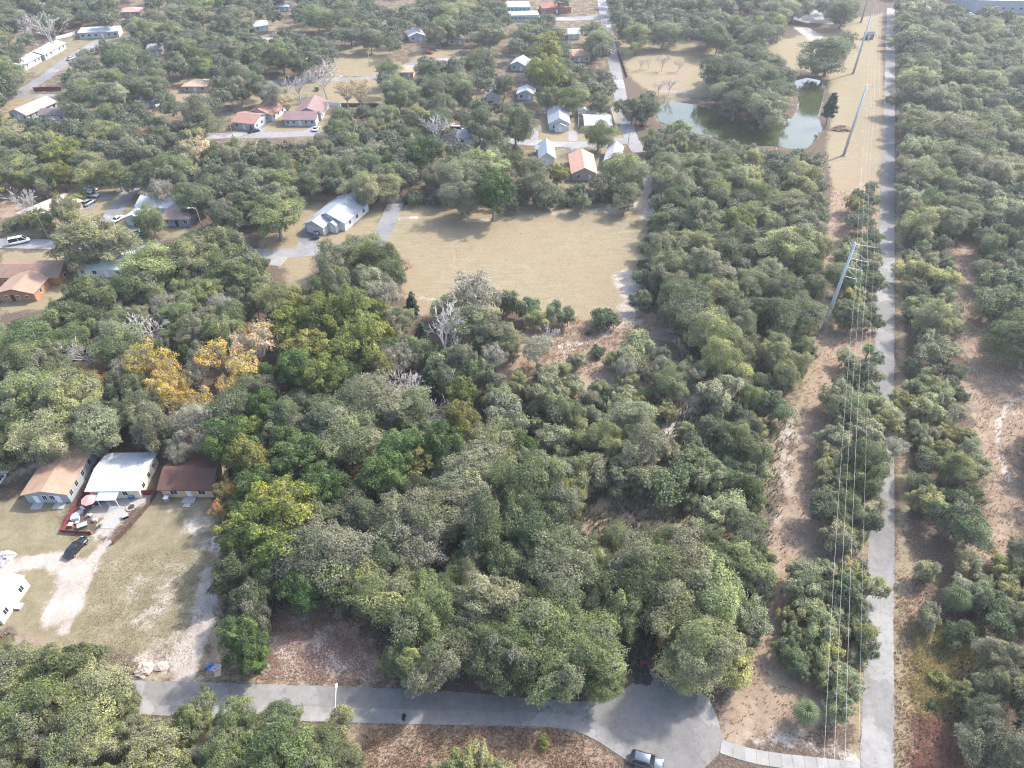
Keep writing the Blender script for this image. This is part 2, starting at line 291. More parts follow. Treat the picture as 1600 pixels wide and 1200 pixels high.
# water
t = NT('pond_water'); t.bump(t.noise(1.3, 4, .6), .12, .1)
MW = t.done(t.mix(t.ramp(t.noise(.03, 3), .4, .65), (.03,.04,.015), (.05,.062,.022)), .05, .4)
w = MB(); w.add([(x, y, -.42) for x, y in POND], [tuple(range(len(POND)-1, -1, -1))])
bm = bmesh.new(); vs = [bm.verts.new((x, y, -.42)) for x, y in POND]; bm.faces.new(vs); bmesh.ops.triangulate(bm, faces=bm.faces); bmesh.ops.recalc_face_normals(bm, faces=bm.faces)
for f in bm.faces:
    if f.normal.z < 0: f.normal_flip()
me = bpy.data.meshes.new('pond_water'); bm.to_mesh(me); bm.free(); tag(link('pond_water', me, MW), kind='structure')

# ---------------------------------------------------------------- roads, drives, paths
M_ROAD = asphalt('street_asphalt', (.205,.195,.182), .9); M_TRAIL = asphalt('trail_asphalt', (.208,.20,.188), .7); M_ROAD2 = asphalt('pale_street_asphalt', (.235,.23,.228), .5)
M_CONC = paint('concrete', (.25,.24,.222), .9, .16, .5, .2, fine=6, dirt=(.3,.26,.21))
ROADS = []
def resample(pts, step):
    out = []
    for i in range(len(pts)-1):
        a, b = Vector(pts[i]), Vector(pts[i+1]); n = max(1, int((b-a).length/step))
        out += [a.lerp(b, k/n) for k in range(n)]
    return out+[Vector(pts[-1])]
def smooth_line(pts, it=2):
    for _ in range(it):
        q = [pts[0]]
        for i in range(len(pts)-1):
            a, b = Vector(pts[i]), Vector(pts[i+1]); q += [a.lerp(b,.25), a.lerp(b,.75)]
        pts = q+[pts[-1]]
    return pts
def ribbon(name, px, width, m, z=.02, jag=.1, world_pts=None, smooth_it=2, step=1.2):
    pts = resample(smooth_line(world_pts or gp(px), smooth_it), step); v = []; f = []
    for i, p in enumerate(pts):
        d = (pts[min(i+1,len(pts)-1)]-pts[max(i-1,0)]).normalized(); n = Vector((-d.y, d.x))
        a = p+n*(width/2+rng.uniform(-jag,jag)); b = p-n*(width/2+rng.uniform(-jag,jag))
        v += [(a.x,a.y,0), (a.x,a.y,z), (b.x,b.y,z), (b.x,b.y,0)]
        if i: k = 4*i; f += [(k-4+j, k+j, k+j+1, k-4+j+1)[::-1] for j in range(3)]
    ROADS.append(([(p.x,p.y) for p in pts], width))
    mb = MB(); mb.add(v, f); return tag(mb.build(name, m), kind='structure')
def sheet(name, px, m, z=.02, step=1.5, jag=.12, world=None):
    pts = resample((world or gp(px)) + [(world or gp(px))[0]], step)[:-1]
    bm = bmesh.new(); vs = [bm.verts.new((p.x+rng.uniform(-jag,jag), p.y+rng.uniform(-jag,jag), z)) for p in pts]
    fc = bm.faces.new(vs); fc.normal_update()
    if fc.normal.z < 0: fc.normal_flip()
    ex = bmesh.ops.extrude_face_region(bm, geom=[fc]); top = [e for e in ex['geom'] if isinstance(e, bmesh.types.BMFace)]
    for e in ex['geom']:
        if isinstance(e, bmesh.types.BMVert): e.co.z = z
    for v_ in vs: v_.co.z = 0
    bmesh.ops.triangulate(bm, faces=top); me = bpy.data.meshes.new(name); bm.to_mesh(me); bm.free()
    ROADS.append(([(p.x,p.y) for p in pts], .5)); return tag(link(name, me, m), kind='structure')
A0, A1 = G(1370,1200), G(1391,80); td = (A1-A0).normalized()
ribbon('paved_trail', None, 4.35, M_TRAIL, .03, .14, [tuple((A0-td*60)[:2]), tuple((A1+td*90)[:2])])
sheet('street', [(-160,1046),(0,1054),(200,1063),(400,1069),(560,1073),(700,1080),(800,1088),(900,1096),(960,1092),(988,1068),(995,1050),(1012,1044),(1040,1062),(1085,1072),(1108,1093),(1122,1125),(1131,1155),(1122,1180),(1085,1214),(1050,1232),(1010,1226),(990,1196),(940,1160),(905,1140),(880,1133),(760,1131),(640,1129),(480,1123),(200,1113),(0,1102),(-160,1094)], M_ROAD, .03, 1.0, .07)
ribbon('street_lane', [(-120,1092),(200,1104),(480,1116),(700,1122),(880,1124),(925,1139),(975,1172)], 2.1, asphalt('lane_asphalt', (.235,.225,.21), .8), .042, .06)
ribbon('concrete_walk', [(1126,1166),(1160,1178),(1210,1188),(1270,1194),(1345,1203)], 2.0, M_CONC, .045, .02)
def slabs(parent, px, width, m, z0, z1, L=1.5):
    pts = resample(smooth_line(gp(px), 2), .25); k = 0; n = int(L/.25); jn = 0
    while k+n < len(pts):
        a, b = pts[k], pts[k+n]; d = (b-a).normalized(); q = Vector((-d.y,d.x))*(width/2-.03); a2 = a+d*.02; b2 = b-d*.02; dz = rng.uniform(0,.012)
        c_ = [a2-q, b2-q, b2+q, a2+q]; MB().slab([(v.x,v.y,z1+dz) for v in c_], z1+dz-z0).build('slab', m[jn%len(m)], parent); k += n; jn += 1
walk = bpy.data.objects['concrete_walk']
slabs(walk, [(1126,1166),(1160,1178),(1210,1188),(1270,1194),(1345,1203)], 2.0, [M_CONC, paint('concrete_b',(.235,.225,.21),.9,.16,.5,.2,fine=6,dirt=(.25,.22,.18)), paint('concrete_c',(.26,.25,.232),.9,.16,.5,.2,fine=6,dirt=(.28,.24,.2))], .046, .075)
ribbon('road', [(-120,377),(0,380),(120,383),(240,387),(340,393),(430,398),(490,392),(545,388),(590,380),(604,352),(622,308)], 5.4, M_ROAD2, .03)
ribbon('side_road', [(140,385),(172,340),(208,292),(235,258)], 5.2, M_ROAD2, .024)
ribbon('residential_road', [(150,222),(270,215),(345,212),(430,211),(510,207),(700,214),(810,221),(870,226),(930,226),(985,219)], 5.5, M_ROAD2, .03)
ribbon('cross_road', [(1000,238),(986,219),(975,180),(962,110),(955,80),(948,40),(940,0),(935,-30)], 5.5, M_ROAD2, .037)
ribbon('back_road', [(380,130),(480,125),(560,124),(600,118),(630,104),(660,95),(720,92)], 4.6, M_ROAD2, .03)
ribbon('motel_road', [(20,152),(75,118),(115,86),(160,62)], 6, M_ROAD2, .03); ribbon('far_road', [(0,150),(90,150),(160,148)], 4.5, M_ROAD2, .024)
ribbon('far_street', [(380,62),(470,58)], 5, M_ROAD2, .03); ribbon('top_street', [(820,28),(930,30),(1000,12)], 8, M_ROAD2, .02)
sheet('car_park', [(1222,12),(1262,8),(1292,26),(1325,30),(1300,38),(1262,36),(1240,30)], M_ROAD2, .03)
ribbon('park_path', [(985,70),(1040,66),(1100,66),(1180,62)], 2, M_CONC, .03); ribbon('pond_path', [(1030,143),(1060,144),(1090,146)], 1.5, M_CONC, .03)
DR = [[(476,350),(502,352),(496,388),(462,390)],[(888,205),(901,205),(902,221),(888,221)],[(831,200),(842,200),(841,222),(829,222)],[(893,227),(908,227),(905,242),(892,242)],[(842,227),(852,227),(850,236),(840,236)],
      [(150,300),(178,304),(172,312),(146,312)],[(124,318),(150,318),(145,328),(124,326)],[(470,208),(490,196),(503,197),(492,210)],[(400,200),(415,196),(412,210),(395,211)],[(120,386),(160,392),(130,418),(108,424)],[(205,352),(225,362),(215,382),(190,382)],
      [(425,400),(450,402),(438,416),(420,414)]]
for d in DR: sheet('driveway', d, M_CONC if len(ROADS)%2 else M_ROAD2, .05, 1.5, .05)
# ---------------------------------------------------------------- buildings
M_TRIM = paint('white_trim', (.72,.71,.68), .6, .08, 1, .3, bump=0)
M_GLASS = NT('window_glass').done((.03,.037,.045), .12, .6)
M_DARK = paint('dark_opening', (.03,.03,.03), .8, .2)
CLEAR = []                                       # what has to stay in view of the camera path: used when planting
def rot2(a): return math.cos(a), math.sin(a)
class House:
    def __init__(s, name, label, fl, fr, wallm, roofm, cat='house', z=0, group=None):
        p0, p1 = G(*fl), G(*fr); d = p1-p0; s.w = d.length; s.wm = wallm; s.rm = roofm
        s.root = thing(name, label, cat, p0, math.atan2(d.y, d.x), group); s.c, s.s = rot2(math.atan2(d.y, d.x)); s.p0 = p0
        s.foot = []
    def block(s, x0, y0, w, d, h=2.7, roof='gx', rise=1.4, ov=.5, th=.16, wm=None, rm=None):
        x1, y1 = x0+w, y0+d; xm, ym = (x0+x1)/2, (y0+y1)/2; m = MB(); r = MB(); k = .05
        s.foot.append((x0,y0,x1,y1))
        B = [(x0,y0,0),(x1,y0,0),(x1,y1,0),(x0,y1,0),(x0,y0,h),(x1,y0,h),(x1,y1,h),(x0,y1,h)]
        F = [(0,1,5,4),(1,2,6,5),(2,3,7,6),(3,0,4,7)]
        if roof == 'gx':
            sl = rise/(d/2); e = h-sl*ov+k
            m.add(B+[(x0,ym,h+rise),(x1,ym,h+rise)], F+[(4,8,7),(5,6,9),(4,5,9,8),(7,8,9,6)])
            r.slab([(x0-ov,y0-ov,e+th),(x1+ov,y0-ov,e+th),(x1+ov,ym,h+rise+k+th),(x0-ov,ym,h+rise+k+th)], th)
            r.slab([(x0-ov,ym,h+rise+k+th),(x1+ov,ym,h+rise+k+th),(x1+ov,y1+ov,e+th),(x0-ov,y1+ov,e+th)], th)
        elif roof == 'gy':
            sl = rise/(w/2); e = h-sl*ov+k
            m.add(B+[(xm,y0,h+rise),(xm,y1,h+rise)], F+[(4,5,8),(6,7,9),(4,8,9,7),(5,6,9,8)])
            r.slab([(x0-ov,y1+ov,e+th),(x0-ov,y0-ov,e+th),(xm,y0-ov,h+rise+k+th),(xm,y1+ov,h+rise+k+th)], th)
            r.slab([(xm,y1+ov,h+rise+k+th),(xm,y0-ov,h+rise+k+th),(x1+ov,y0-ov,e+th),(x1+ov,y1+ov,e+th)], th)
        elif roof == 'hip':
            m.add(B, F+[(4,5,6,7)]); q = min(w,d)/2+ov; e = h+.06; t = h+rise
            a, b, c_, d_ = (x0-ov,y0-ov,e),(x1+ov,y0-ov,e),(x1+ov,y1+ov,e),(x0-ov,y1+ov,e)
            if w >= d: u, v = (x0-ov+q,ym,t),(x1+ov-q,ym,t); fs = [(0,1,5,4),(1,2,5),(2,3,4,5),(3,0,4)]
            else: u, v = (xm,y0-ov+q,t),(xm,y1+ov-q,t); fs = [(0,1,4),(1,2,5,4),(2,3,5),(3,0,4,5)]
            r.add([a,b,c_,d_,u,v]+[(p[0],p[1],p[2]-th) for p in (a,b,c_,d_)], fs+[(0,6,7,1),(1,7,8,2),(2,8,9,3),(3,9,6,0),(9,8,7,6)])
        else:                                    # flat or lean-to: rises to the back
            m.add(B, F+[(4,5,6,7)]); r.slab([(x0-ov,y0-ov,h+k+th),(x1+ov,y0-ov,h+k+th),(x1+ov,y1+ov,h+k+th+rise),(x0-ov,y1+ov,h+k+th+rise)], th)
            if rise: m.add([(x0,y1,h),(x1,y1,h),(x1,y1,h+rise),(x0,y1,h+rise),(x0,y0,h),(x1,y0,h)], [(1,0,3,2),(0,4,3),(1,2,5)])
        s.wall = m.build('wall', wm or s.wm, s.root); s.roof = r.build('roof', rm or s.rm, s.root)
        s.last = (x0,y0,x1,y1,h,roof,rise); return s
    def _on(s, side, a, z0, z1, w, out):
        x0, y0, x1, y1 = s.last[:4]
        if side == 'f': return (x0+a-w/2, x0+a+w/2, y0-out, y0+.02, z0, z1)
        if side == 'b': return (x0+a-w/2, x0+a+w/2, y1-.02, y1+out, z0, z1)
        if side == 'r': return (x1-.02, x1+out, y0+a-w/2, y0+a+w/2, z0, z1)
        return (x0-out, x0+.02, y0+a-w/2, y0+a+w/2, z0, z1)
    def win(s, side, a, w=1.2, h=1.2, z=1.0):
        f = MB().box(*s._on(side, a, z-.09, z+h+.09, w+.18, .05)).build('window', M_TRIM, s.root)
        g = MB()
        for q in (-1, 1): g.box(*s._on(side, a+q*(w/4+.01), z, z+h, w/2-.04, .065))
        g.build('pane', M_GLASS, f); return s
    def door(s, side, a, w=.95, h=2.05, m=None, name='door'):
        d = MB().box(*s._on(side, a, .05, h, w, .06)).build(name, m or M_TRIM, s.root)
        if name == 'garage_door':
            for k in range(4): MB().box(*s._on(side, a, .1+k*h/4, .02+(k+1)*h/4-.03, w-.16, .085)).build('panel', m or M_TRIM, d)
        else: MB().box(*s._on(side, a+w*.38, .95, 1.05, .08, .12)).build('handle', M_DARK, d)
        return s
    def auto(s, sides='fr', step=3.0, w=1.1, h=1.1, door=True):
        for sd in sides:
            L = (s.last[2]-s.last[0]) if sd in 'fb' else (s.last[3]-s.last[1]); n = max(1, int(L/step))
            for k in range(n):
                a = L*(k+.5)/n
                if sd == 'f' and door and k == n//2: s.door('f', a)
                else: s.win(sd, a, w, h)
        return s
    def box(s, name, x0, x1, y0, y1, z0, z1, m): MB().box(x0,x1,y0,y1,z0,z1).build(name, m, s.root); return s
    def vents(s, n, z_off=.25):
        x0,y0,x1,y1,h,roof,rise = s.last
        for k in range(n):
            x = x0+(x1-x0)*(.25+.5*k/max(1,n-1)); y = y0+(y1-y0)*.68
            if roof == 'gy': x = x0+(x1-x0)*.62; y = y0+(y1-y0)*(.2+.6*k/max(1,n-1)); z = h+rise*.72
            else: z = h+rise*.62
            MB().lathe([(.14,-.3),(.14,.35),(.22,.36),(.2,.48)], 8, (x,y,z)).build('vent', M_TRIM, s.root)
        return s
W = lambda n, c, **k: paint('wall_'+n, c, .8, .1, .6, .25, fine=8, bump=.1, **k)
RF = lambda n, c, **k: shingle('roof_'+n, c, **k)
M_METALROOF = paint('white_metal_roof', (.36,.38,.40), .45, .07, .5, .4, .0, dirt=(.5,.48,.44)); M_GREENROOF = paint('green_metal_roof', (.42,.50,.44), .5, .1, .6, .4)
M_STEP = paint('step_concrete', (.3,.29,.28), .9, .15)
HS = []
h = House('house', 'grey-walled house with tan-brown roof, leftmost of the three beside the grassy lot', (46,786), (112,785), W('slate',(.30,.32,.35)), RF('tan',(.33,.215,.15), streak=.25)); HS.append(h)
h.block(0,0,h.w,13,2.6,'gy',1.0,.4); h.door('f',1.9,.95).door('f',h.w-2.0,.95); h.win('f',3.6,.8,1.1).win('f',5.0,.8,1.1)
for a in (1.2,3.4,6.0,9.0): h.win('r', a, .9, 1.2)
h.box('step',.9,2.9,-1.6,-.05,0,.14,M_STEP).box('step',h.w-3,h.w-.9,-1.6,-.05,0,.14,M_STEP)
h = House('house', 'cream house with white metal roof and cluttered fenced yard in front', (146,779), (222,778), W('cream',(.62,.57,.44)), M_METALROOF); HS.append(h)
h.block(0,0,h.w,9,2.6,'gx',.75,.5,.08); h.win('r',2,.9,1).win('r',4.6,.9,1).win('r',7,.9,1).door('f',3.4).win('f',6.6,.9,1)
rib = MB()
for k in range(int((h.w+.9)/.6)):
    x = -.42+k*.6
    rib.add([(x,-.5,2.67),(x+.06,-.5,2.67),(x+.06,4.5,3.5),(x,4.5,3.5),(x+.03,-.5,2.74),(x+.03,4.5,3.57)], [(0,4,5,3),(4,1,2,5),(0,1,4)])
    rib.add([(x,4.5,3.5),(x+.06,4.5,3.5),(x+.06,9.5,2.67),(x,9.5,2.67),(x+.03,4.5,3.57),(x+.03,9.5,2.74)], [(0,4,5,3),(4,1,2,5)])
tag(rib.build('roof_rib', M_METALROOF, h.root), kind='stuff')
MB().slab([(2.2,-2.3,2.2),(6.0,-2.3,2.2),(6.0,-.52,2.5),(2.2,-.52,2.5)],.07).build('porch_roof', M_METALROOF, h.root)
for x in (2.4,5.8): h.box('porch_post', x-.05,x+.05,-2.15,-2.05,0,2.16,M_TRIM)
h = House('house', 'small peach house with dark brown roof beside the edge of the woods', (257,777), (335,777), W('peach',(.55,.37,.25)), RF('brown',(.11,.06,.045), streak=.2)); HS.append(h)
h.block(0,0,h.w,7.6,2.6,'gx',1.3,.5); h.win('f',2.3,1.3,1.0).win('f',h.w-2.0,1.3,1.0).door('f',h.w*.53).win('r',3,1,1)
h.box('step',h.w*.53-1.2,h.w*.53+1.2,-1.6,-.07,0,.35,M_STEP).box('step',h.w*.53-.7,h.w*.53+.7,-2.5,-1.62,0,.18,M_STEP)
h = House('mobile_home', 'white mobile home cut by the left edge beside the sandy drive', (-62,990), (10,982), W('white',(.42,.43,.44)), paint('pale_membrane_roof',(.55,.53,.52),.7,.12,.6), 'mobile home'); HS.append(h)
h.root.rotation_euler.z = R(-74)+R(0); h.root.location = G(6,976); h.root.rotation_euler.z = math.atan2((G(48,915)-G(6,976)).y, (G(48,915)-G(6,976)).x)
L = (G(48,915)-G(6,976)).length; h.w = L
h.block(0,0,L,4.4,2.7,'gx',.5,.15); h.win('f',L*.22,.9,1.1).win('f',L*.78,.9,1.1).door('f',L*.45,.9); h.box('step',L*.45-.6,L*.45+.6,-1.1,-.07,0,.4,M_STEP)
# orange house
h = House('house', 'orange house with two-part tan and brown roof by the left edge', (2,446), (88,446), W('orange',(.36,.185,.095)), RF('clay',(.22,.14,.105), streak=.3)); HS.append(h)
h.block(0,0,h.w+1.5,8,2.7,'gx',1.4,.5).win('f',2.2,1.3,1).win('r',3,1.1,1).win('r',6,1.1,1)
h.block(4.2,-7.5,9.5,8.2,2.6,'gy',1.3,.5,rm=RF('apricot',(.30,.205,.145), streak=.1)); h.win('f',2,.7,.8).win('f',5,.7,.8).win('f',7.5,.7,.8).door('f',3.6,.9,2,M_DARK).win('r',3,1,1)
h = House('house', 'house with pale green metal roof among oaks behind the orange house', (124,432), (196,434), W('palegrey',(.55,.56,.54)), M_GREENROOF); HS.append(h); h.block(0,0,h.w,9,2.8,'gx',1.3,.5,.08).auto('fr')
h = House('house', 'long low house with pale beige roof beside the parked cars', (84,346), (140,322), W('beige',(.5,.44,.36)), RF('beige',(.46,.38,.31), streak=.1)); HS.append(h); h.block(-5,0,h.w+3,9,2.6,'hip',1.6,.6).auto('fr')
h = House('house', 'pale grey-roofed house beside the side road, white car in front', (200,352), (228,354), W('paleblue',(.46,.50,.55)), RF('palegrey',(.42,.43,.44), streak=.1)); HS.append(h)
h.block(0,0,h.w,8,2.6,'gy',1.2,.5).door('f',h.w*.6,2.6,2.1,M_DARK,'garage_door'); h.block(-.5,7.5,14,9,2.7,'gx',1.5,.5).win('f',11,1.2,1.1).auto('r')
h = House('house', 'blue-grey house with brown roof right of the grey-roofed house', (254,354), (298,354), W('bluegrey',(.22,.27,.35)), RF('rose',(.27,.19,.165), streak=.25)); HS.append(h); h.block(0,0,h.w,10,2.6,'hip',1.7,.5).win('f',1.8).door('f',4.8,.95,2.05,M_DARK).win('f',7.5).win('l',4)
h = House('shed', 'small brown-roofed outbuilding half hidden under the oaks by the road', (364,352), (392,352), W('cream',(.62,.57,.44)), RF('rose',(.27,.19,.165)), 'shed'); HS.append(h); h.block(0,0,h.w,4.5,2.3,'gx',.9,.3).door('f',h.w/2,1.8,1.9,M_TRIM)
h = House('house', 'newer grey house with double garage and dark car in its drive', (479,362), (510,364), W('lightgrey',(.55,.56,.57)), RF('slate',(.27,.285,.30), streak=.05)); HS.append(h)
h.root.rotation_euler.z += R(-14)
h.block(0,0,h.w,6,2.7,'gy',1.5,.45).door('f',h.w*.47,4.6,2.2,M_TRIM,'garage_door'); h.block(0,4.5,11,14,2.8,'gy',2.2,.45).win('r',3).win('r',7).win('r',11).vents(4)
h.block(h.w+.15,2.5,2.6,3,2.6,'gy',.8,.35).door('f',1.3)
# streets to the north
h = House('house', 'white motel-like row building with long white roof near the upper left', (126,61), (187,58), W('white',(.42,.43,.44)), M_METALROOF); HS.append(h); h.block(0,0,h.w,8,2.8,'sh',.5,.6).auto('f',3.2,1.3,1.1)
h = House('house', 'long white bungalow with pale grey roof, right one of the angled pair', (72,94), (104,76), W('white',(.42,.43,.44)), RF('silver',(.48,.49,.50), streak=.05)); HS.append(h); h.block(0,0,h.w,8,2.6,'gx',1.1,.5).auto('f',3.2)
h = House('house', 'white bungalow with grey roof, left one of the angled pair', (36,113), (66,96), W('white',(.42,.43,.44)), RF('pewter',(.36,.37,.38), streak=.05)); HS.append(h); h.block(0,0,h.w,8,2.6,'gx',1.1,.5).auto('f',3.2)
h = House('house', 'white house with tan-pink gable roof by the left edge of the photo', (18,186), (44,187), W('white',(.42,.43,.44)), RF('pinktan',(.42,.30,.25), streak=.15)); HS.append(h); h.root.rotation_euler.z += R(-12); h.block(0,0,h.w+2,15,2.7,'gy',1.7,.6).auto('fr')
h = House('house', 'small white house with dark brown roof behind the left tree belt', (64,190), (106,190), W('white',(.42,.43,.44)), RF('umber',(.16,.13,.125), streak=.1)); HS.append(h); h.block(0,0,h.w,7,2.6,'gx',1.2,.4).auto('f')
h = House('house', 'tan hip-roofed house among orange-leaved shrubs in the upper left', (288,144), (324,144), W('tan',(.45,.36,.27)), RF('sand',(.45,.32,.23), streak=.05)); HS.append(h); h.block(0,0,h.w,9,2.5,'hip',1.7,.5).auto('f')
h = House('house', 'large white house with long red-brown roof beside the residential road', (366,201), (402,202), W('white',(.42,.43,.44)), RF('redbrown',(.30,.17,.135), streak=.25)); HS.append(h); h.root.rotation_euler.z += R(-10); h.block(0,0,h.w,11,2.7,'gx',1.5,.5).auto('fr'); h.block(1,10,h.w+1,14,2.7,'gy',1.9,.5).auto('r')
h = House('house', 'brown hip-roofed house with white front and concrete drive', (446,197), (494,197), W('white',(.42,.43,.44)), RF('plum',(.22,.15,.14), streak=.1)); HS.append(h); h.block(0,0,h.w,8,2.7,'gx',1.5,.6).auto('f',2.2,1.0,1.2); h.block(h.w-9,6,10,14,2.8,'gy',2.1,.5).auto('r').vents(2)
h = House('house', 'pink-roofed house near the top edge left of centre', (190,27), (220,26), W('tan',(.45,.36,.27)), RF('pink',(.42,.26,.235), streak=.05)); HS.append(h); h.block(0,0,h.w,9,2.6,'hip',1.6).auto('f')
h = House('house', 'grey-roofed house half hidden behind oaks near the top left', (398,50), (420,48), W('palegrey',(.55,.56,.54)), RF('pewter',(.36,.37,.38))); HS.append(h); h.block(0,0,h.w,9,2.6,'gx',1.5).auto('f')
h = House('house', 'brown-roofed house almost hidden among oaks left of the dry lot', (520,56), (546,56), W('tan',(.45,.36,.27)), RF('rose',(.27,.19,.165))); HS.append(h); h.block(0,0,h.w,9,2.6,'hip',1.7).auto('f')
h = House('shed', 'small white shed with gable end behind the oaks, left of the white cottage', (760,158), (782,158), W('white',(.42,.43,.44)), RF('pewter',(.36,.37,.38)), 'shed'); HS.append(h); h.block(0,0,h.w,5,2.3,'gy',1.1,.3).win('f',h.w/2,.8,.7)
h = House('house', 'white cottage beside a shed, behind the grey gabled house', (808,156), (834,157), W('white',(.42,.43,.44)), RF('silver',(.48,.49,.50))); HS.append(h); h.block(0,0,h.w,7,2.5,'gy',1.4,.4).auto('f',2.4)
h = House('house', 'grey gabled house with small front porch in the upper middle', (858,204), (889,204), W('lightgrey',(.55,.56,.57)), RF('slate',(.27,.285,.30), streak=.05)); HS.append(h); h.block(0,0,h.w,13,2.8,'gy',2.0,.5).auto('f',2.6); h.vents(2)
h.block(2.1,-1.8,4.2,1.7,2.3,'gy',.9,.3,wm=W('lightgrey',(.55,.56,.57))); h.door('f',2.1,.95)
h = House('house', 'flat-looking pale grey-roofed house inside the white vinyl fence', (914,206), (954,206), W('palegrey',(.55,.56,.54)), RF('palegrey',(.42,.43,.44), streak=.05)); HS.append(h); h.block(0,0,h.w,11,2.6,'gx',1.5,.5).auto('f')
h = House('house', 'blue-grey-roofed house on the near side of the upper street', (843,258), (866,258), W('lightgrey',(.55,.56,.57)), RF('bluegrey',(.30,.335,.38), streak=.05)); HS.append(h); h.block(0,0,h.w,12,2.7,'gy',1.8,.5).auto('f'); h.block(-1,8,3,3,2.4,'gx',.8,.3)
h = House('house', 'house with salmon-coloured roof on the near side of the upper street', (894,282), (930,282), W('greige',(.40,.36,.31)), RF('salmon',(.47,.275,.205), streak=.08)); HS.append(h); h.block(0,0,h.w,15,2.7,'gy',1.9,.6).auto('f',3.4).vents(2)
h = House('house', 'pale lilac-roofed house right of the salmon-roofed house', (944,262), (966,264), W('white',(.42,.43,.44)), RF('lilac',(.44,.41,.43), streak=.05)); HS.append(h); h.block(0,0,h.w,13,2.7,'gy',1.6,.5).auto('f')
h = House('house', 'salmon hip-roofed house beside the cross road near the top', (888,97), (922,97), W('greige',(.40,.36,.31)), RF('salmon',(.47,.275,.205), streak=.08)); HS.append(h); h.block(0,0,h.w,10,2.7,'hip',1.9).auto('f')
h = House('house', 'grey-roofed house left of the cross road near the top', (888,62), (905,62), W('palegrey',(.55,.56,.54)), RF('pewter',(.36,.37,.38))); HS.append(h); h.block(0,0,h.w,9,2.7,'gx',1.6).auto('f')
h = House('house', 'white gabled house half hidden in oaks above the white cottage', (798,110), (820,112), W('white',(.42,.43,.44)), RF('silver',(.48,.49,.50))); HS.append(h); h.block(0,0,h.w,9,2.7,'gy',1.6,.4).auto('fr')
h = House('commercial_building', 'white flat-roofed building with teal window bands at the top edge', (796,34), (842,33), W('white',(.42,.43,.44)), M_METALROOF, 'building'); HS.append(h)
h.block(0,0,h.w,9,3,'sh',.0,.1); M_TEAL = paint('teal_band', (.06,.24,.22), .4, .1)
for k in range(7): h.box('window_band', .6+k*(h.w-1)/7, .6+(k+.8)*(h.w-1)/7, -.06, .02, 1, 2.3, M_TEAL)
h.block(-1,10,h.w-3,12,5,'sh',.0,.2)
for k in range(6): h.box('window_band', -.6+k*(h.w-3)/6, -.6+(k+.85)*(h.w-3)/6, 9.94, 10.02, 3.4, 4.6, M_TEAL)
h = House('house', 'long brick-red-roofed building at the top edge of the photo', (848,22), (892,20), W('brick',(.32,.15,.10)), RF('brick',(.30,.15,.11))); HS.append(h); h.block(0,0,h.w,11,3,'hip',2.0).auto('f')
h = House('warehouse', 'big grey warehouse with white roof at the top right corner', (1520,20), (1640,22), W('steelgrey',(.32,.35,.38)), M_METALROOF, 'building'); HS.append(h); h.block(0,0,h.w,26,6.5,'gx',1.6,.3).door('f',8,4,4,M_DARK,'garage_door')
for k in range(5): h.win('f', 16+k*5, 1.6, 1.2, 2)
h = House('shed', 'small dark shed beside the trail under the power line', (1352,62), (1364,62), W('charcoal',(.07,.075,.08)), RF('charcoal',(.10,.10,.105)), 'shed'); HS.append(h); h.block(0,0,h.w,3,2.4,'gx',.8,.3).door('f',1.5)
h = House('shed', 'left white garden shed inside the white vinyl fence', (908,181), (914,181), M_TRIM, RF('silver',(.48,.49,.50)), 'shed'); h.block(0,0,2.2,2.6,2,'gy',.7,.15).door('f',1.1,.8,1.7)
h = House('shed', 'right white garden shed inside the white vinyl fence', (919,181), (928,181), M_TRIM, RF('palegrey',(.42,.43,.44)), 'shed'); h.block(0,0,2.8,2.6,2.1,'gy',.8,.15).door('f',1.4,.9,1.8)

for lab, fl, fr, wc, rc, rt, dp in (
  ('grey-roofed house under oaks at the top edge, upper left of centre', (428,18),(452,18), 'white', ('pewter',(.36,.37,.38)), 'hip', 9),
  ('small white house left of the tan hip-roofed house', (222,168),(244,168), 'white', ('silver',(.48,.49,.50)), 'gx', 8),
  ('tan-roofed house below the dry lot beside the back road', (622,122),(646,122), 'tan', ('sand',(.45,.32,.23)), 'gx', 8),
  ('pale-roofed house right of the red pickup truck', (640,66),(664,64), 'white', ('silver',(.48,.49,.50)), 'gy', 10),
  ('brown-roofed house under oaks right of the pale-roofed one', (700,70),(726,70), 'greige', ('umber',(.16,.13,.125)), 'hip', 9),
  ('white house almost hidden below the long motel-like building', (232,86),(252,86), 'white', ('pewter',(.36,.37,.38)), 'gx', 8),
  ('grey house beside the leafless trees right of the residential road', (716,226),(742,226), 'palegrey', ('slate',(.27,.285,.30)), 'gx', 8),
  ('beige house in the trees left of the side road', (6,228),(30,228), 'beige', ('rose',(.27,.19,.165)), 'gx', 8)):
    wcol = {'white':(.42,.43,.44),'tan':(.45,.36,.27),'greige':(.40,.36,.31),'palegrey':(.55,.56,.54),'beige':(.5,.44,.36)}[wc]
    h = House('house', lab, fl, fr, W(wc, wcol), RF(*rc)); HS.append(h); h.block(0,0,h.w,dp,2.6,rt,1.5,.5).auto('fr')
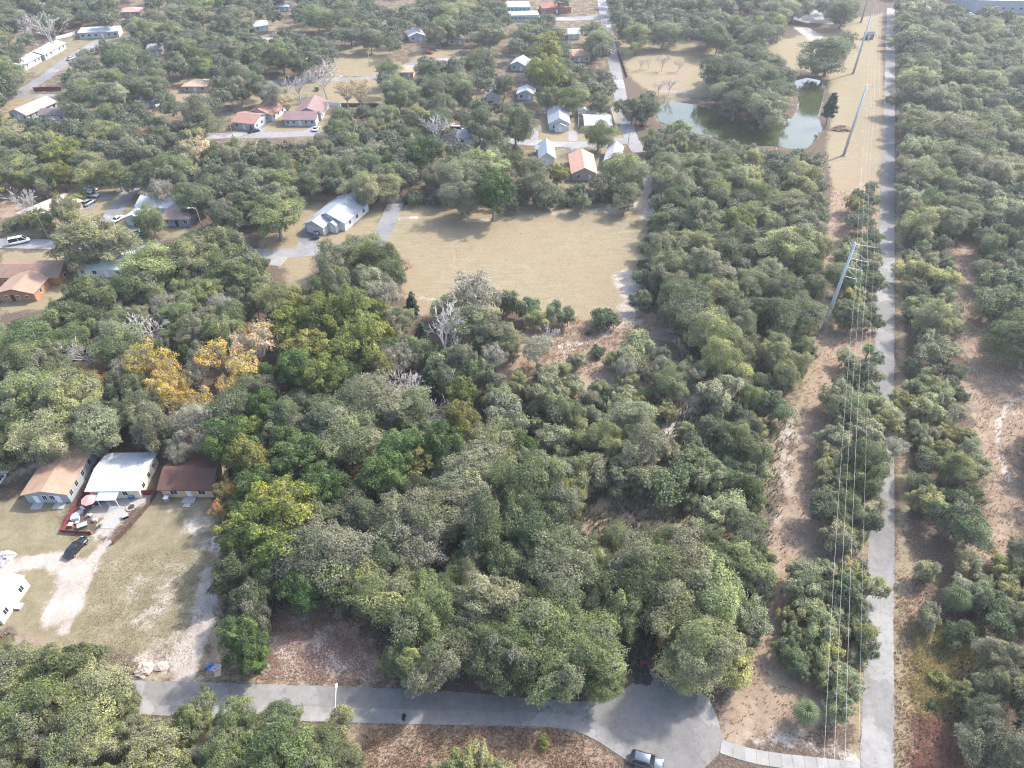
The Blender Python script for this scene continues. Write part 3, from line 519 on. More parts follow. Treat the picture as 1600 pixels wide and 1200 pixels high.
# ---------------------------------------------------------------- fences
def fence(name, label, px, height, m, gap=2.4, closed_boards=True, rail=True, t=.05):
    pts = [Vector(p) for p in gp(px)]; root = thing(name, label, 'fence', (pts[0].x, pts[0].y, 0)); o = pts[0]; made = {}
    for i in range(len(pts)-1):
        a, b = pts[i]-o, pts[i+1]-o; L = (b-a).length; n = max(1, round(L/gap)); ang = math.atan2((b-a).y, (b-a).x); g = L/n
        for k in range(n):
            p = a.lerp(b, k/n)
            if 'post' not in made: made['post'] = MB().box(-.06,.06,-.06,.06,0,height+.08).build('post', m, root, loc=(p.x,p.y,0), rz=ang)
            else:
                q = made['post'].copy(); COL.objects.link(q); q.location = (p.x,p.y,0); q.rotation_euler.z = ang
            mb = MB(); x = .07; nb = max(1, int((g-.14)/.16)); bw = (g-.14)/nb
            for j in range(nb):
                hh = height-rng.uniform(0,.05); mb.box(.07+j*bw+.006, .07+(j+1)*bw-.006, -t/2+rng.uniform(-.008,.008), t/2, .05, hh)
            if rail: mb.box(.06,g-.06,t/2+.003,t/2+.05,.35,.44); mb.box(.06,g-.06,t/2+.003,t/2+.05,height-.4,height-.31)
            mb.build('panel', m, root, loc=(p.x,p.y,0), rz=ang)
        p = b; q = made['post'].copy(); COL.objects.link(q); q.location = (p.x,p.y,0); q.rotation_euler.z = ang
    return root
M_REDF = paint('red_fence_paint', (.17,.035,.035), .8, .25, 1); M_WOODF = paint('weathered_fence_wood', (.11,.07,.055), .9, .35, 1); M_VINYL = paint('white_vinyl', (.74,.74,.73), .5, .06, 1); M_BLK = paint('black_fence', (.02,.02,.022), .7, .2)
fence('wooden_fence', 'long brown wooden fence between the cluttered yard and the grassy lot', [(270,722),(256,752),(234,790),(206,822),(178,850)], 1.15, M_WOODF)
fence('wooden_fence', 'brown wooden fence between the tan-roofed and metal-roofed houses', [(180,684),(168,715),(152,752),(138,770)], 1.6, M_WOODF)
fence('wooden_fence', 'short brown fence behind the white metal-roofed house', [(180,690),(205,700),(262,706)], 1.6, M_WOODF)
fence('painted_fence', 'red painted fence on the left side of the cluttered yard', [(132,774),(112,803),(97,832),(120,834),(143,835)], .9, M_REDF)
fence('painted_fence', 'short red fence joining the white metal-roofed house', [(222,774),(242,773)], 1.5, M_REDF)
fence('painted_fence', 'short red fence at left front corner of the white metal-roofed house', [(131,774),(147,774)], 1.5, M_REDF)
fence('vinyl_fence', 'white vinyl fence behind the grey gabled house', [(848,174),(875,173),(903,173)], 1.8, M_VINYL)
fence('vinyl_fence', 'white vinyl fence enclosing the yard with two sheds', [(904,200),(903,174),(930,173),(953,174),(962,203)], 1.8, M_VINYL)
fence('wooden_fence', 'dark wooden fence beyond the brown hip-roofed house', [(534,168),(560,168),(592,168)], 1.8, M_WOODF)
fence('vinyl_fence', 'white fence behind the brown hip-roofed house', [(512,166),(532,167)], 1.8, M_VINYL)
fence('wooden_fence', 'reddish fence across the motel road in the upper left', [(54,143),(75,142),(96,142)], 1.8, M_REDF)
fence('low_black_fence', 'black low fence along the cross road, nearer the pond', [(998,178),(1005,198)], .9, M_BLK, 2.0)
fence('low_black_fence', 'black low fence along the cross road, farther from the pond', [(964,80),(972,100),(979,121)], .9, M_BLK, 2.0)
fence('vinyl_fence', 'pale fence running behind the angled white bungalows', [(88,62),(105,58),(118,54)], 1.6, M_VINYL)

# ---------------------------------------------------------------- poles and power line
M_STEEL = paint('galvanised_steel', (.42,.45,.48), .45, .1, .6, .5, .3); M_WOODP = paint('pole_wood', (.34,.28,.22), .9, .2, 1); M_WIRE = paint('aluminium_wire', (.45,.44,.42), .4, .05, bump=0); M_LAMP = paint('lamp_head', (.62,.62,.6), .4, .05, bump=0)
TIPS = {}
perp = Vector((td.y, -td.x, 0))
ARMZ = [(24.6,4.3,.0),(21.0,4.2,1.5),(18.6,3.7,1.5),(16.2,3.2,1.5)]
def pylon(label, base, h=25):
    b = G(*base) if not isinstance(base, Vector) else base; r = thing('transmission_pole', label, 'power pole', b, 0, 'steel poles of the power line')
    MB().tube([(0,0,-.1),(0,0,h*.5),(0,0,h)], [.55,.4,.24], 12).build('shaft', M_STEEL, r, True)
    MB().lathe([(.85,0),(.85,.25),(.6,.3)], 12).build('footing', M_CONC, r)
    tips = []
    for z, L, drop in ARMZ:
        z = z*h/25
        if drop: MB().tube([perp*.2+Vector((0,0,z)), perp*L+Vector((0,0,z-.2))], [.09,.05], 6).build('crossarm', M_STEEL, r); MB().tube([perp*.25+Vector((0,0,z+2.1)), perp*L+Vector((0,0,z-.2))], [.055,.04], 6).build('brace', M_STEEL, r)
        else: MB().tube([perp*.1+Vector((0,0,z)), perp*L+Vector((0,0,z+.1))], [.1,.06], 6).build('crossarm', M_STEEL, r)
        q = perp*L+Vector((0,0,z-.25-(.9 if drop else 0)))
        if drop: MB().lathe([(.05,0),(.14,.1),(.1,.3),(.14,.4),(.1,.6),(.05,.7)], 8, (q.x,q.y,q.z)).build('insulator', M_LAMP, r)
        tips.append(b+q)
    return tips
pA, pB, pC, pD = G(1285,517), G(1318,243), G(1333,115), G(1345,35)
pZ = pA-(pB-pA); pE = pD+(pD-pC)
T = [pylon('steel power pole with bracket arms, nearest in the cleared strip', pA), pylon('steel power pole beside the pond, second nearest', pB), pylon('steel power pole right of the wide lone oak beyond the pond', pC), pylon('farthest steel power pole near the top edge', pD)]
off = lambda P_: [P_+perp*L+Vector((0,0,z-.25-(.9 if d else 0))) for z, L, d in ARMZ]
T = [off(pZ)]+T+[off(pE)]
wn_ = ['topmost thin shield wire of the power line','highest thick conductor of the power line','middle thick conductor of the power line','lowest thick conductor of the power line']
for k in range(4):
    pts = []
    for i in range(len(T)-1):
        a, b = T[i][k], T[i+1][k]; n = 22
        for j in range(n):
            s = j/n; p = a.lerp(b, s); p.z -= (1.9 if k else 1.2)*4*s*(1-s); pts.append(p)
    pts.append(T[-1][k]); tag(MB().tube(pts, .015 if k else .01, 5).build('power_wire', M_WIRE), wn_[k], 'wire', 'wires of the power line')
def street_light(label, base, top, arm, h=None, wood=True, lamp=True):
    b = G(*base); u, v = top[0]-800, top[1]-600      # height from the sight line to its top
    t_ = b.y/(FPX*CS - v*SN); hh = h or (CAM_H-(FPX*SN+v*CS)*t_)
    r = thing('street_light' if lamp else 'utility_pole', label, 'street light' if lamp else 'utility pole', b)
    MB().tube([(0,0,-.1),(0,0,hh*.6),(0,0,hh)], [.15,.125,.1] if wood else [.11,.09,.06], 8).build('pole', M_WOODP if wood else M_LAMP, r)
    if lamp:
        a = Vector((*arm, 0)); MB().tube([(0,0,hh-.4), a*.5+Vector((0,0,hh+.15)), a+Vector((0,0,hh+.2))], [.05,.045,.04], 6).build('arm', M_LAMP, r)
        d = a.normalized(); MB().tube([a-d*.1+Vector((0,0,hh+.2)), a+d*.25+Vector((0,0,hh+.2)), a+d*.7+Vector((0,0,hh+.14))], [.08,.2,.1], 8).build('lamp_head', M_LAMP, r)
    else:
        MB().box(-1.0,1.0,-.06,.06,hh-.7,hh-.55).build('crossarm', M_WOODP, r)
        for x in (-.85,.0,.85): MB().lathe([(.04,0),(.07,.06),(.04,.16)], 6, (x,0,hh-.55)).build('insulator', M_LAMP, r)
    return r
street_light('street light leaning over the lower street', (537,1140), (527,1105), (-.3,2.6))
street_light('street light beside the white van on the left road', (76,372), (68,352), (1.6,.4), 8)
street_light('street light behind the oak grove near the blue-grey house', (318,362), (312,338), (-1.6,-.6), 8)
street_light('wooden utility pole at the bend of the side road', (195,285), (184,252), None, lamp=False)
street_light('pale utility pole beside the black fence near the pond', (994,194), (997,164), None, lamp=False)
street_light('dark utility pole at the corner of the upper street', (981,229), (984,201), None, lamp=False)
street_light('tall street light at the back road left of the dry lot', (479,126), (477,98), (1.5,.3), 9, False)
street_light('wooden utility pole in front of the red-brown-roofed house', (365,217), (360,187), None, lamp=False)
street_light('wooden pole standing beside the white shed', (745,160), (746,146), None, 8, lamp=False)
street_light('utility pole in the middle of the dry lot', (578,105), (577,78), None, lamp=False)
street_light('white street light reaching over the trail beyond the pond', (1336,106), (1342,94), (10.5,-1.5), 9, False)
# ---------------------------------------------------------------- vehicles
M_TYRE = paint('tyre_rubber', (.018,.018,.018), .9, .2); M_RIM = paint('wheel_rim', (.45,.45,.46), .35, .1, metal=.8, bump=0); M_CGLASS = NT('car_glass').done((.012,.015,.018), .06, .7)
M_HEAD = paint('headlight_lens', (.75,.76,.78), .2, .03, bump=0); M_TAIL = paint('tail_light', (.35,.02,.02), .3, .05, bump=0); M_BLKP = paint('black_plastic', (.025,.025,.026), .6, .1, bump=0)
def carpaint(n, c, r=.25, metal=.0):
    t = NT('car_paint_'+n); t.p.inputs['Coat Weight'].default_value = .6; return t.done(t.gain(tuple(c), t.ramp(t.noise(2,3), .3, .7, .94, 1.06)), r, .5, metal)
PROF = {  # body stations (x, half width, sill z, belt z), cabin bottom/top x, roof z
 'sedan': ([(-2.35,.70,.42,.72),(-2.2,.84,.30,.86),(-1.5,.9,.24,.92),(0,.91,.22,.9),(1.0,.9,.24,.88),(1.7,.87,.27,.78),(2.15,.8,.32,.70),(2.35,.6,.42,.58)], (-1.75,.95), (-.95,.2), 1.42),
 'suv': ([(-2.3,.76,.5,.9),(-2.2,.88,.36,1.02),(-1.5,.93,.3,1.04),(0,.94,.28,1.02),(1.0,.93,.3,1.0),(1.7,.9,.33,.96),(2.15,.84,.38,.86),(2.32,.66,.5,.7)], (-2.15,1.05), (-1.85,.35), 1.70),
 'van': ([(-2.7,.85,.5,1.1),(-2.6,.95,.4,1.2),(-1.5,.98,.35,1.2),(0,.98,.35,1.2),(1.6,.98,.35,1.18),(2.3,.92,.38,1.05),(2.65,.8,.45,.85),(2.75,.65,.55,.7)], (-2.6,1.95), (-2.55,1.1), 2.2),
 'pickup': ([(-2.75,.82,.55,.95),(-2.65,.92,.45,1.05),(-1.5,.95,.4,1.06),(0,.95,.4,1.05),(1.1,.95,.4,1.05),(1.9,.93,.42,1.02),(2.5,.88,.45,.92),(2.7,.7,.55,.75)], (-.7,1.35), (-.45,.65), 1.8)}
def car(kind, label, px, toward, m, cat='car', roofm=None, scale=1.0, name=None):
    p = G(*px); q = G(*toward); r = thing(name or {'sedan':'parked_car','suv':'parked_car','van':'parked_van','pickup':'pickup_truck'}[kind], label, cat, p, math.atan2((q-p).y, (q-p).x))
    r.scale = (scale,)*3
    st, cb, ct, zr = PROF[kind]; v = []; f = []; n = 10
    for x, hw, zl, zb in st:
        zm = (zl+zb)/2
        v += [(x,y,z) for y, z in ((-hw*.8,zl),(-hw*.97,zl+.1),(-hw,zm),(-hw*.96,zb-.08),(-hw*.8,zb),(hw*.8,zb),(hw*.96,zb-.08),(hw,zm),(hw*.97,zl+.1),(hw*.8,zl))]
    for i in range(len(st)-1): f += [(i*n+k, (i+1)*n+k, (i+1)*n+(k+1)%n, i*n+(k+1)%n) for k in range(n)]
    f += [tuple(range(n)), tuple(range(len(v)-1, len(v)-n-1, -1))]
    MB().add(v, f).build('body', m, r, True)
    zb = st[3][3]-.05; wb, wt = st[3][1]*.93, st[3][1]*.74
    C = [(cb[0],-wb,zb),(cb[1],-wb,zb),(cb[1],wb,zb),(cb[0],wb,zb),(ct[0],-wt,zr-.04),(ct[1],-wt,zr-.04),(ct[1],wt,zr-.04),(ct[0],wt,zr-.04)]
    MB().add(C, [(0,1,5,4),(1,2,6,5),(2,3,7,6),(3,0,4,7),(4,5,6,7)]).build('cabin_glass', M_CGLASS, r)
    e = .03; rf = MB(); rf.add([(ct[0]-e,-wt-e,zr-.06),(ct[1]+e,-wt-e,zr-.06),(ct[1]+e,wt+e,zr-.06),(ct[0]-e,wt+e,zr-.06),(ct[0]+.12,-wt+.1,zr+.02),(ct[1]-.12,-wt+.1,zr+.02),(ct[1]-.12,wt-.1,zr+.02),(ct[0]+.12,wt-.1,zr+.02)],
        [(3,2,1,0),(4,5,6,7),(0,1,5,4),(1,2,6,5),(2,3,7,6),(3,0,4,7)]); rf.build('roof', roofm or m, r, True)
    for a, b in ((0,4),(1,5),(2,6),(3,7)): MB().tube([Vector(C[a])*1.005, Vector(C[b])*1.005], .045, 5).build('pillar', m, r)
    for sy in (-1,1):
        a = Vector((0,sy*wb,zb)); b = Vector((-.12,sy*wt,zr-.04)); MB().tube([a,b], .035, 4).build('pillar', m, r)
        if kind in ('suv',): MB().tube([(ct[0]+.2,sy*(wt-.08),zr+.05),(ct[1]-.2,sy*(wt-.08),zr+.05)], .025, 5).build('roof_rail', M_BLKP, r)
        MB().add([(cb[1]-.25,sy*(wb+.02),zb+.12),(cb[1]-.1,sy*(wb+.02),zb+.12),(cb[1]-.12,sy*(wb+.2),zb+.14),(cb[1]-.22,sy*(wb+.2),zb+.14),(cb[1]-.18,sy*(wb+.1),zb+.27)],[(0,1,4),(1,2,4),(2,3,4),(3,0,4),(3,2,1,0)]).build('mirror', m, r)
        fx, rx = st[-2], st[1]
        MB().box(fx[0]-.12,fx[0]+.1,sy*fx[1]*.78-.16,sy*fx[1]*.78+.16,fx[3]-.17,fx[3]-.04).build('headlight', M_HEAD, r)
        MB().box(rx[0]-.1,rx[0]+.05,sy*rx[1]*.82-.12,sy*rx[1]*.82+.12,rx[3]-.3,rx[3]-.08).build('taillight', M_TAIL, r)
        for wx in (st[1][0]+.75, st[-2][0]-.7):
            wz = .33; w = MB().lathe([(.2,-.12),(.31,-.12),(.34,-.08),(.34,.08),(.31,.12),(.2,.12)], 14).build('wheel', M_TYRE, r); w.rotation_euler.x = math.pi/2; w.location = (wx, sy*(st[3][1]-.11), wz)
            MB().lathe([(.05,-.135),(.2,-.13),(.2,.13),(.05,.135)], 10).build('rim', M_RIM, w)
    MB().box(st[0][0]-.03,st[0][0]+.2,-.72,.72,.36,.55).build('bumper', M_BLKP, r); MB().box(st[-1][0]-.2,st[-1][0]+.03,-.62,.62,.36,.52).build('bumper', M_BLKP, r)
    if kind == 'pickup':
        MB().add([(-2.5,-.75,1.075),(-.8,-.75,1.075),(-.8,.75,1.075),(-2.5,.75,1.075)], [(0,1,2,3)]).build('cargo_bed', M_BLKP, r)
    return r
c_grey, c_blk, c_wht, c_sil, c_red, c_dk = carpaint('bluegrey',(.085,.11,.135),.25,.3), carpaint('black',(.012,.013,.016),.15), carpaint('white',(.72,.72,.72)), carpaint('silver',(.4,.41,.42),.3,.5), carpaint('red',(.45,.02,.02)), carpaint('navy',(.03,.04,.06))
car('suv', 'blue-grey crossover parked in the cul-de-sac', (1010,1192), (1040,1201), c_grey)
car('sedan', 'black sedan parked on the sandy drive beside the red fence', (121,858), (137,841), c_blk)
car('van', 'white van on the left road beside the street light', (32,380), (70,372), c_wht, 'van')
car('sedan', 'white sedan parked beside the pale grey-roofed house', (186,344), (196,338), c_wht)
car('sedan', 'white car farthest back of three beside the beige-roofed house', (143,297), (155,298), c_wht)
car('suv', 'white car in the middle of three beside the beige-roofed house', (145,307), (160,309), c_wht)
car('suv', 'silver-and-dark car nearest of three beside the beige-roofed house', (140,319), (152,312), c_sil)
car('suv', 'dark crossover in the drive of the newer grey house', (495,369), (497,358), c_dk)
car('pickup', 'red pickup truck far off among the oaks', (669,84), (680,84), c_red, 'truck')
car('sedan', 'silver car on the motel road in the upper left', (112,93), (124,89), c_sil)
car('sedan', 'white car cut by the left edge beside the tan-roofed house', (0,752), (10,738), c_wht)
car('sedan', 'white car in the drive of the brown hip-roofed house', (494,203), (500,196), c_wht)
car('van', 'white van under the oaks left of the dark-trunked tree', (714,205), (726,205), c_wht, 'van')
car('suv', 'dark car parked under the oak in front of the dry-lot house', (596,110), (606,107), c_dk)
car('sedan', 'dark car in the yard of the large red-brown-roofed house', (398,206), (408,204), c_blk)
car('suv', 'dark green car beyond the three cars of the beige-roofed house', (154,289), (166,288), carpaint('green',(.02,.09,.07)))
car('pickup', 'red vehicle beyond the wide lone oak at the top right', (1300,64), (1310,62), c_red, 'truck')
car('sedan', 'white car beside the warehouse at the top right', (1516,24), (1524,23), c_wht)
# boat on a trailer in front of the grey-roofed house
b = thing('boat', 'green boat on a trailer in front of the pale grey-roofed house', 'boat', G(222,366), R(35)); v = []; f = []
for i, (x, w, zk, zt) in enumerate([(-2.2,.85,.6,1.2),(-.8,.95,.55,1.2),(.8,.85,.6,1.28),(1.8,.5,.8,1.4),(2.4,.04,1.2,1.5)]):
    v += [(x,-w,zt),(x,-w*.7,zk+.12),(x,0,zk),(x,w*.7,zk+.12),(x,w,zt),(x,w*.8,zt-.02),(x,w*.6,zk+.3),(x,-w*.6,zk+.3),(x,-w*.8,zt-.02)]
f = [(i*9+k, i*9+(k+1)%9, (i+1)*9+(k+1)%9, (i+1)*9+k) for i in range(4) for k in range(9)]+[tuple(range(8,-1,-1))]
MB().add(v, f).build('hull', paint('green_hull',(.02,.16,.09),.4,.15), b); MB().box(-.5,-.2,-.6,.6,.85,1.15).build('seat', M_TRIM, b); MB().box(-2.55,-2.2,-.2,.2,.5,1.6).build('outboard_motor', M_BLKP, b)
MB().box(-2,2.6,-.06,.06,.3,.42).build('trailer_frame', M_STEEL, b)
for sy in (-1,1): w = MB().lathe([(.1,-.1),(.3,-.1),(.3,.1),(.1,.1)],12).build('wheel', M_TYRE, b); w.rotation_euler.x = math.pi/2; w.location = (-.8,sy*1.0,.3)
# scooter left by the mobile home
s = thing('scooter', 'dark red motor scooter at the left edge beside the mobile home', 'scooter', G(7,997), R(55))
for x in (-.62,.62): w = MB().lathe([(.12,-.06),(.27,-.06),(.29,0),(.27,.06),(.12,.06)],14).build('wheel', M_TYRE, s); w.rotation_euler.x = math.pi/2; w.location = (x,0,.29)
MB().add([(-.85,-.14,.45),(-.85,.14,.45),(-.1,.16,.3),(-.1,-.16,.3),(.45,.16,.3),(.45,-.16,.3),(-.8,-.12,.75),(-.8,.12,.75),(-.15,.12,.72),(-.15,-.12,.72)],[(0,1,7,6),(6,7,8,9),(9,8,2,3),(3,2,4,5),(0,6,9,3),(1,2,8,7)]).build('body', paint('scooter_maroon',(.14,.02,.03),.4,.1), s)
MB().box(-.8,-.15,-.13,.13,.72,.82).build('seat', M_BLKP, s); MB().tube([(.62,0,.3),(.45,0,1.0)],.04,6).build('fork', M_STEEL, s); MB().tube([(.42,-.32,1.02),(.42,.32,1.02)],.025,6).build('handlebar', M_BLKP, s)

# ---------------------------------------------------------------- yard clutter
def lump(name, label, cat, px, rx, ry, h, m, seed=0, n=14, rough=.25, loc=None):
    r = random.Random(seed); v = []; f = []; rings = 6
    for i in range(rings):
        a = i/(rings-1); 
        for k in range(n):
            q = 1+r.uniform(-rough,rough); t = 2*math.pi*k/n; v.append((rx*(1-a)**.8*q*math.cos(t), ry*(1-a)**.8*q*math.sin(t), h*math.sin(a*math.pi/2)*(1+r.uniform(-.2,.2)*(i>0)) - (.05 if i == 0 else 0)))
    f = [(i*n+k, i*n+(k+1)%n, (i+1)*n+(k+1)%n, (i+1)*n+k) for i in range(rings-1) for k in range(n)]+[tuple((rings-1)*n+k for k in range(n))]
    return tag(MB().add(v, f).build(name, m, loc=loc or G(*px)), label, cat)
M_SANDP = paint('sand_heap', (.36,.30,.25), .95, .2, 2); M_SOIL = paint('dark_soil', (.10,.075,.055), .95, .35, 2); M_TAR = paint('loose_asphalt', (.035,.034,.036), .95, .4, 3); M_TRASH = paint('mixed_trash_white', (.3,.29,.28), .7, .3, 4); M_BLUE = paint('blue_plastic', (.03,.13,.42), .4, .15)
M_PINK = paint('pink_canvas', (.5,.24,.22), .8, .1); M_GREENP = paint('green_plastic', (.06,.2,.1), .6, .2); M_WOODL = paint('bare_lumber', (.42,.31,.21), .9, .2); M_TERRA = paint('terracotta', (.4,.16,.08), .85, .15); M_GREYP = paint('grey_plastic', (.3,.3,.31), .6, .15); M_STONE = paint('field_stone', (.42,.37,.32), .9, .2)
lump('sand_heap','pale sand heap at the roadside, right of the brush pile','sand heap',(226,1046),1.8,1.3,.8,M_SANDP,1)
lump('sand_heap','small pale sand heap at the roadside near the sandy track','sand heap',(252,1042),1.3,.9,.45,M_SANDP,2)
lump('soil_heap','dark brush and soil pile beside the lower street','brush pile',(203,1044),1.7,1.1,.9,M_SOIL,3,rough=.4)
lump('asphalt_heap','black heap of loose asphalt at the back of the cul-de-sac','asphalt heap',(1003,1055),1.6,1.7,.7,M_TAR,4,rough=.35)
lump('trash_bag','black trash bag lying on the lower street','trash bag',(631,1121),.35,.65,.4,M_BLKP,5)
lump('soil_heap','brown earth mound beside the pond','mound',(1313,203),4.2,2.6,1.6,paint('brown_mound',(.19,.13,.08),.95,.3,1),6,20)
lump('trash_heap','white and grey junk heap at the left edge beside the sandy drive','junk heap',(8,872),1.8,1.6,.9,M_TRASH,7,rough=.5)
lump('trash_heap','small trash heap with rubble by the end of the sandy track','trash heap',(336,1046),1.2,.8,.5,M_GREYP,8,rough=.5)
lump('tarp','blue crumpled tarp on the roadside trash heap','tarp',(329,1043),.8,.6,.55,M_BLUE,9,rough=.4)
lump('rubble_heap','pale rubble beside the woods at the edge of the grassy lot','rubble heap',(340,846),1.1,1.6,.5,M_STONE,10,rough=.45)
lump('red_bin','red plastic scrap beside the asphalt heap','scrap',(1003,1036),.5,.35,.5,paint('red_plastic',(.5,.03,.02),.5,.1),11,rough=.4)
lump('brush_pile','brown brush pile at the left corner of the dry field','brush pile',(633,416),2.0,3.4,.9,paint('brown_brush',(.15,.105,.065),.95,.4,2),12,18,.4)
b = thing('cardboard_box','open tan cardboard sheet box beside the trash heap','box',G(341,1055),R(20)); MB().box(-.5,.5,-.35,.35,0,.3).build('carton',paint('cardboard',(.45,.33,.22),.9,.1),b); MB().slab([(-.5,.35,.31),(.5,.35,.31),(.6,.75,.12),(-.4,.75,.12)],.02).build('flap',MATS['cardboard'],b)
u = thing('patio_umbrella','faded pink patio umbrella in the cluttered yard','umbrella',G(146,791),0); cv = [(0,0,2.5)]+[(1.5*math.cos(k*math.pi/4),1.5*math.sin(k*math.pi/4),2.0) for k in range(8)]
MB().add(cv,[(0,k+1,(k+1)%8+1) for k in range(8)]).build('canopy',M_PINK,u); MB().tube([(0,0,0),(0,0,2.55)],.03,6).build('pole',M_STEEL,u); MB().lathe([(.3,0),(.3,.08),(.06,.12)],10).build('base',M_STEP,u)
def chair(label, px, m, rz):
    r = thing('yard_chair', label, 'chair', G(*px), rz); MB().box(-.25,.25,-.25,.25,.4,.45).build('seat',m,r); MB().slab([(-.25,.22,.45),(.25,.22,.45),(.25,.36,.95),(-.25,.36,.95)],.05).build('backrest',m,r)
    for x in (-.22,.22):
        for y in (-.22,.22): MB().box(x-.025,x+.025,y-.025,y+.025,0,.4).build('leg',m,r)
for a in (('white yard chair left of the pink umbrella',(131,797),M_TRIM,1),('white yard chair in front of the pink umbrella',(143,806),M_TRIM,2.4),('grey yard chair on the paved patch before the porch',(172,792),M_GREYP,.4),('green yard chair near the front of the cluttered yard',(158,822),M_GREENP,3)): chair(*a)
def crate(label, px, m, w, d, h, rz, name='storage_bin', cat='bin'):
    r = thing(name, label, cat, G(*px), rz); MB().add([(-w*.44,-d*.44,0),(w*.44,-d*.44,0),(w*.44,d*.44,0),(-w*.44,d*.44,0),(-w*.5,-d*.5,h),(w*.5,-d*.5,h),(w*.5,d*.5,h),(-w*.5,d*.5,h)],[(3,2,1,0),(0,1,5,4),(1,2,6,5),(2,3,7,6),(3,0,4,7)]).build('tub',m,r); MB().box(-w*.54,w*.54,-d*.54,d*.54,h+.002,h+.07).build('lid',M_GREYP if m != M_GREYP else M_TRIM,r)
for a in (('white storage bin by the red fence corner',(119,812),M_TRIM,1.4,.8,.7,.3),('blue bin under the window of the metal-roofed house',(207,778),M_BLUE,1.0,.9,.9,.1),('green bin in the front corner of the cluttered yard',(130,823),M_GREENP,1.6,1.0,.6,.5),('terracotta tub beside the paved patch',(112,822),M_TERRA,.8,.8,.6,0),('white cabinet lying in the cluttered yard',(123,805),M_TRASH,1.8,.9,.6,.9),('grey bin beside the peach house',(262,783),M_GREYP,.8,.8,1.1,0),('small white box among the yard clutter',(150,814),M_TRIM,.7,.6,.5,.2),('dark tub near the wooden fence in the yard',(197,808),M_BLKP,1.0,.8,.5,.6),('blue crate at the left end of the yard clutter',(122,818),M_BLUE,.7,.6,.4,.2)): crate(*a)
sheet('patio', [(170,782),(196,780),(190,800),(178,826),(156,826),(166,802)], M_STEP, .05, 1, .03)
fr = thing('fire_ring','stone fire ring on bare ground in the cluttered yard','fire ring',G(205,793)); n = 10
for k in range(n):
    q = MB().box(-.17,.17,-.13,.13,0,.22).build('stone',M_STONE,fr,loc=(.8*math.cos(k*2*math.pi/n),.8*math.sin(k*2*math.pi/n),0),rz=k*2*math.pi/n+1.57)
MB().lathe([(.6,0),(.5,.05)],10).build('ash_bed',M_TAR,fr)
for k,(a,b_,lab) in enumerate((((1452,1008),(1455,983),'grey fallen log standing out beside the palm'),((1449,1018),(1473,1052),'pale fallen log across the yellow grass'),((1480,1020),(1490,1036),'thin dead log farther right in the yellow grass'),((1497,1166),(1520,1210),'thin pale log in the reddish brush at the lower right'),((1447,1030),(1449,1110),'grey rotting log along the yellow grass beside the trail'))):
    p, q = G(*a), G(*b_); L = q-p; r = .16 if k < 2 else .1; pts = [p+L*(j/5)+Vector((rng.uniform(-.08,.08),rng.uniform(-.08,.08),r*.8+(.25*j/5 if k == 0 else 0))) for j in range(6)]
    tag(MB().tube(pts,[r,r*1.05,r*.95,r*.9,r*.85,r*.7],8).build('fallen_log', M_PALE),lab,'log','fallen logs')
bd = thing('lumber_stack','stack of pale boards on the sandy strip in the yard','lumber',G(165,812),R(58))
for k in range(4): MB().box(-1.8,1.8,-.3+k*.16,-.16+k*.16,.02+(k%2)*.05,.06+(k%2)*.05).build('board',M_WOODL,bd)
g = thing('gate_barrier','white pipe barrier beside the trail','barrier',G(1503,862),R(70)); MB().tube([(-.8,0,.0),(-.8,0,1.0),(.8,0,1.0),(.8,0,0)],.05,6).build('rail',M_TRIM,g); MB().tube([(-.8,0,.5),(.8,0,.5)],.04,6).build('rail',M_TRIM,g)
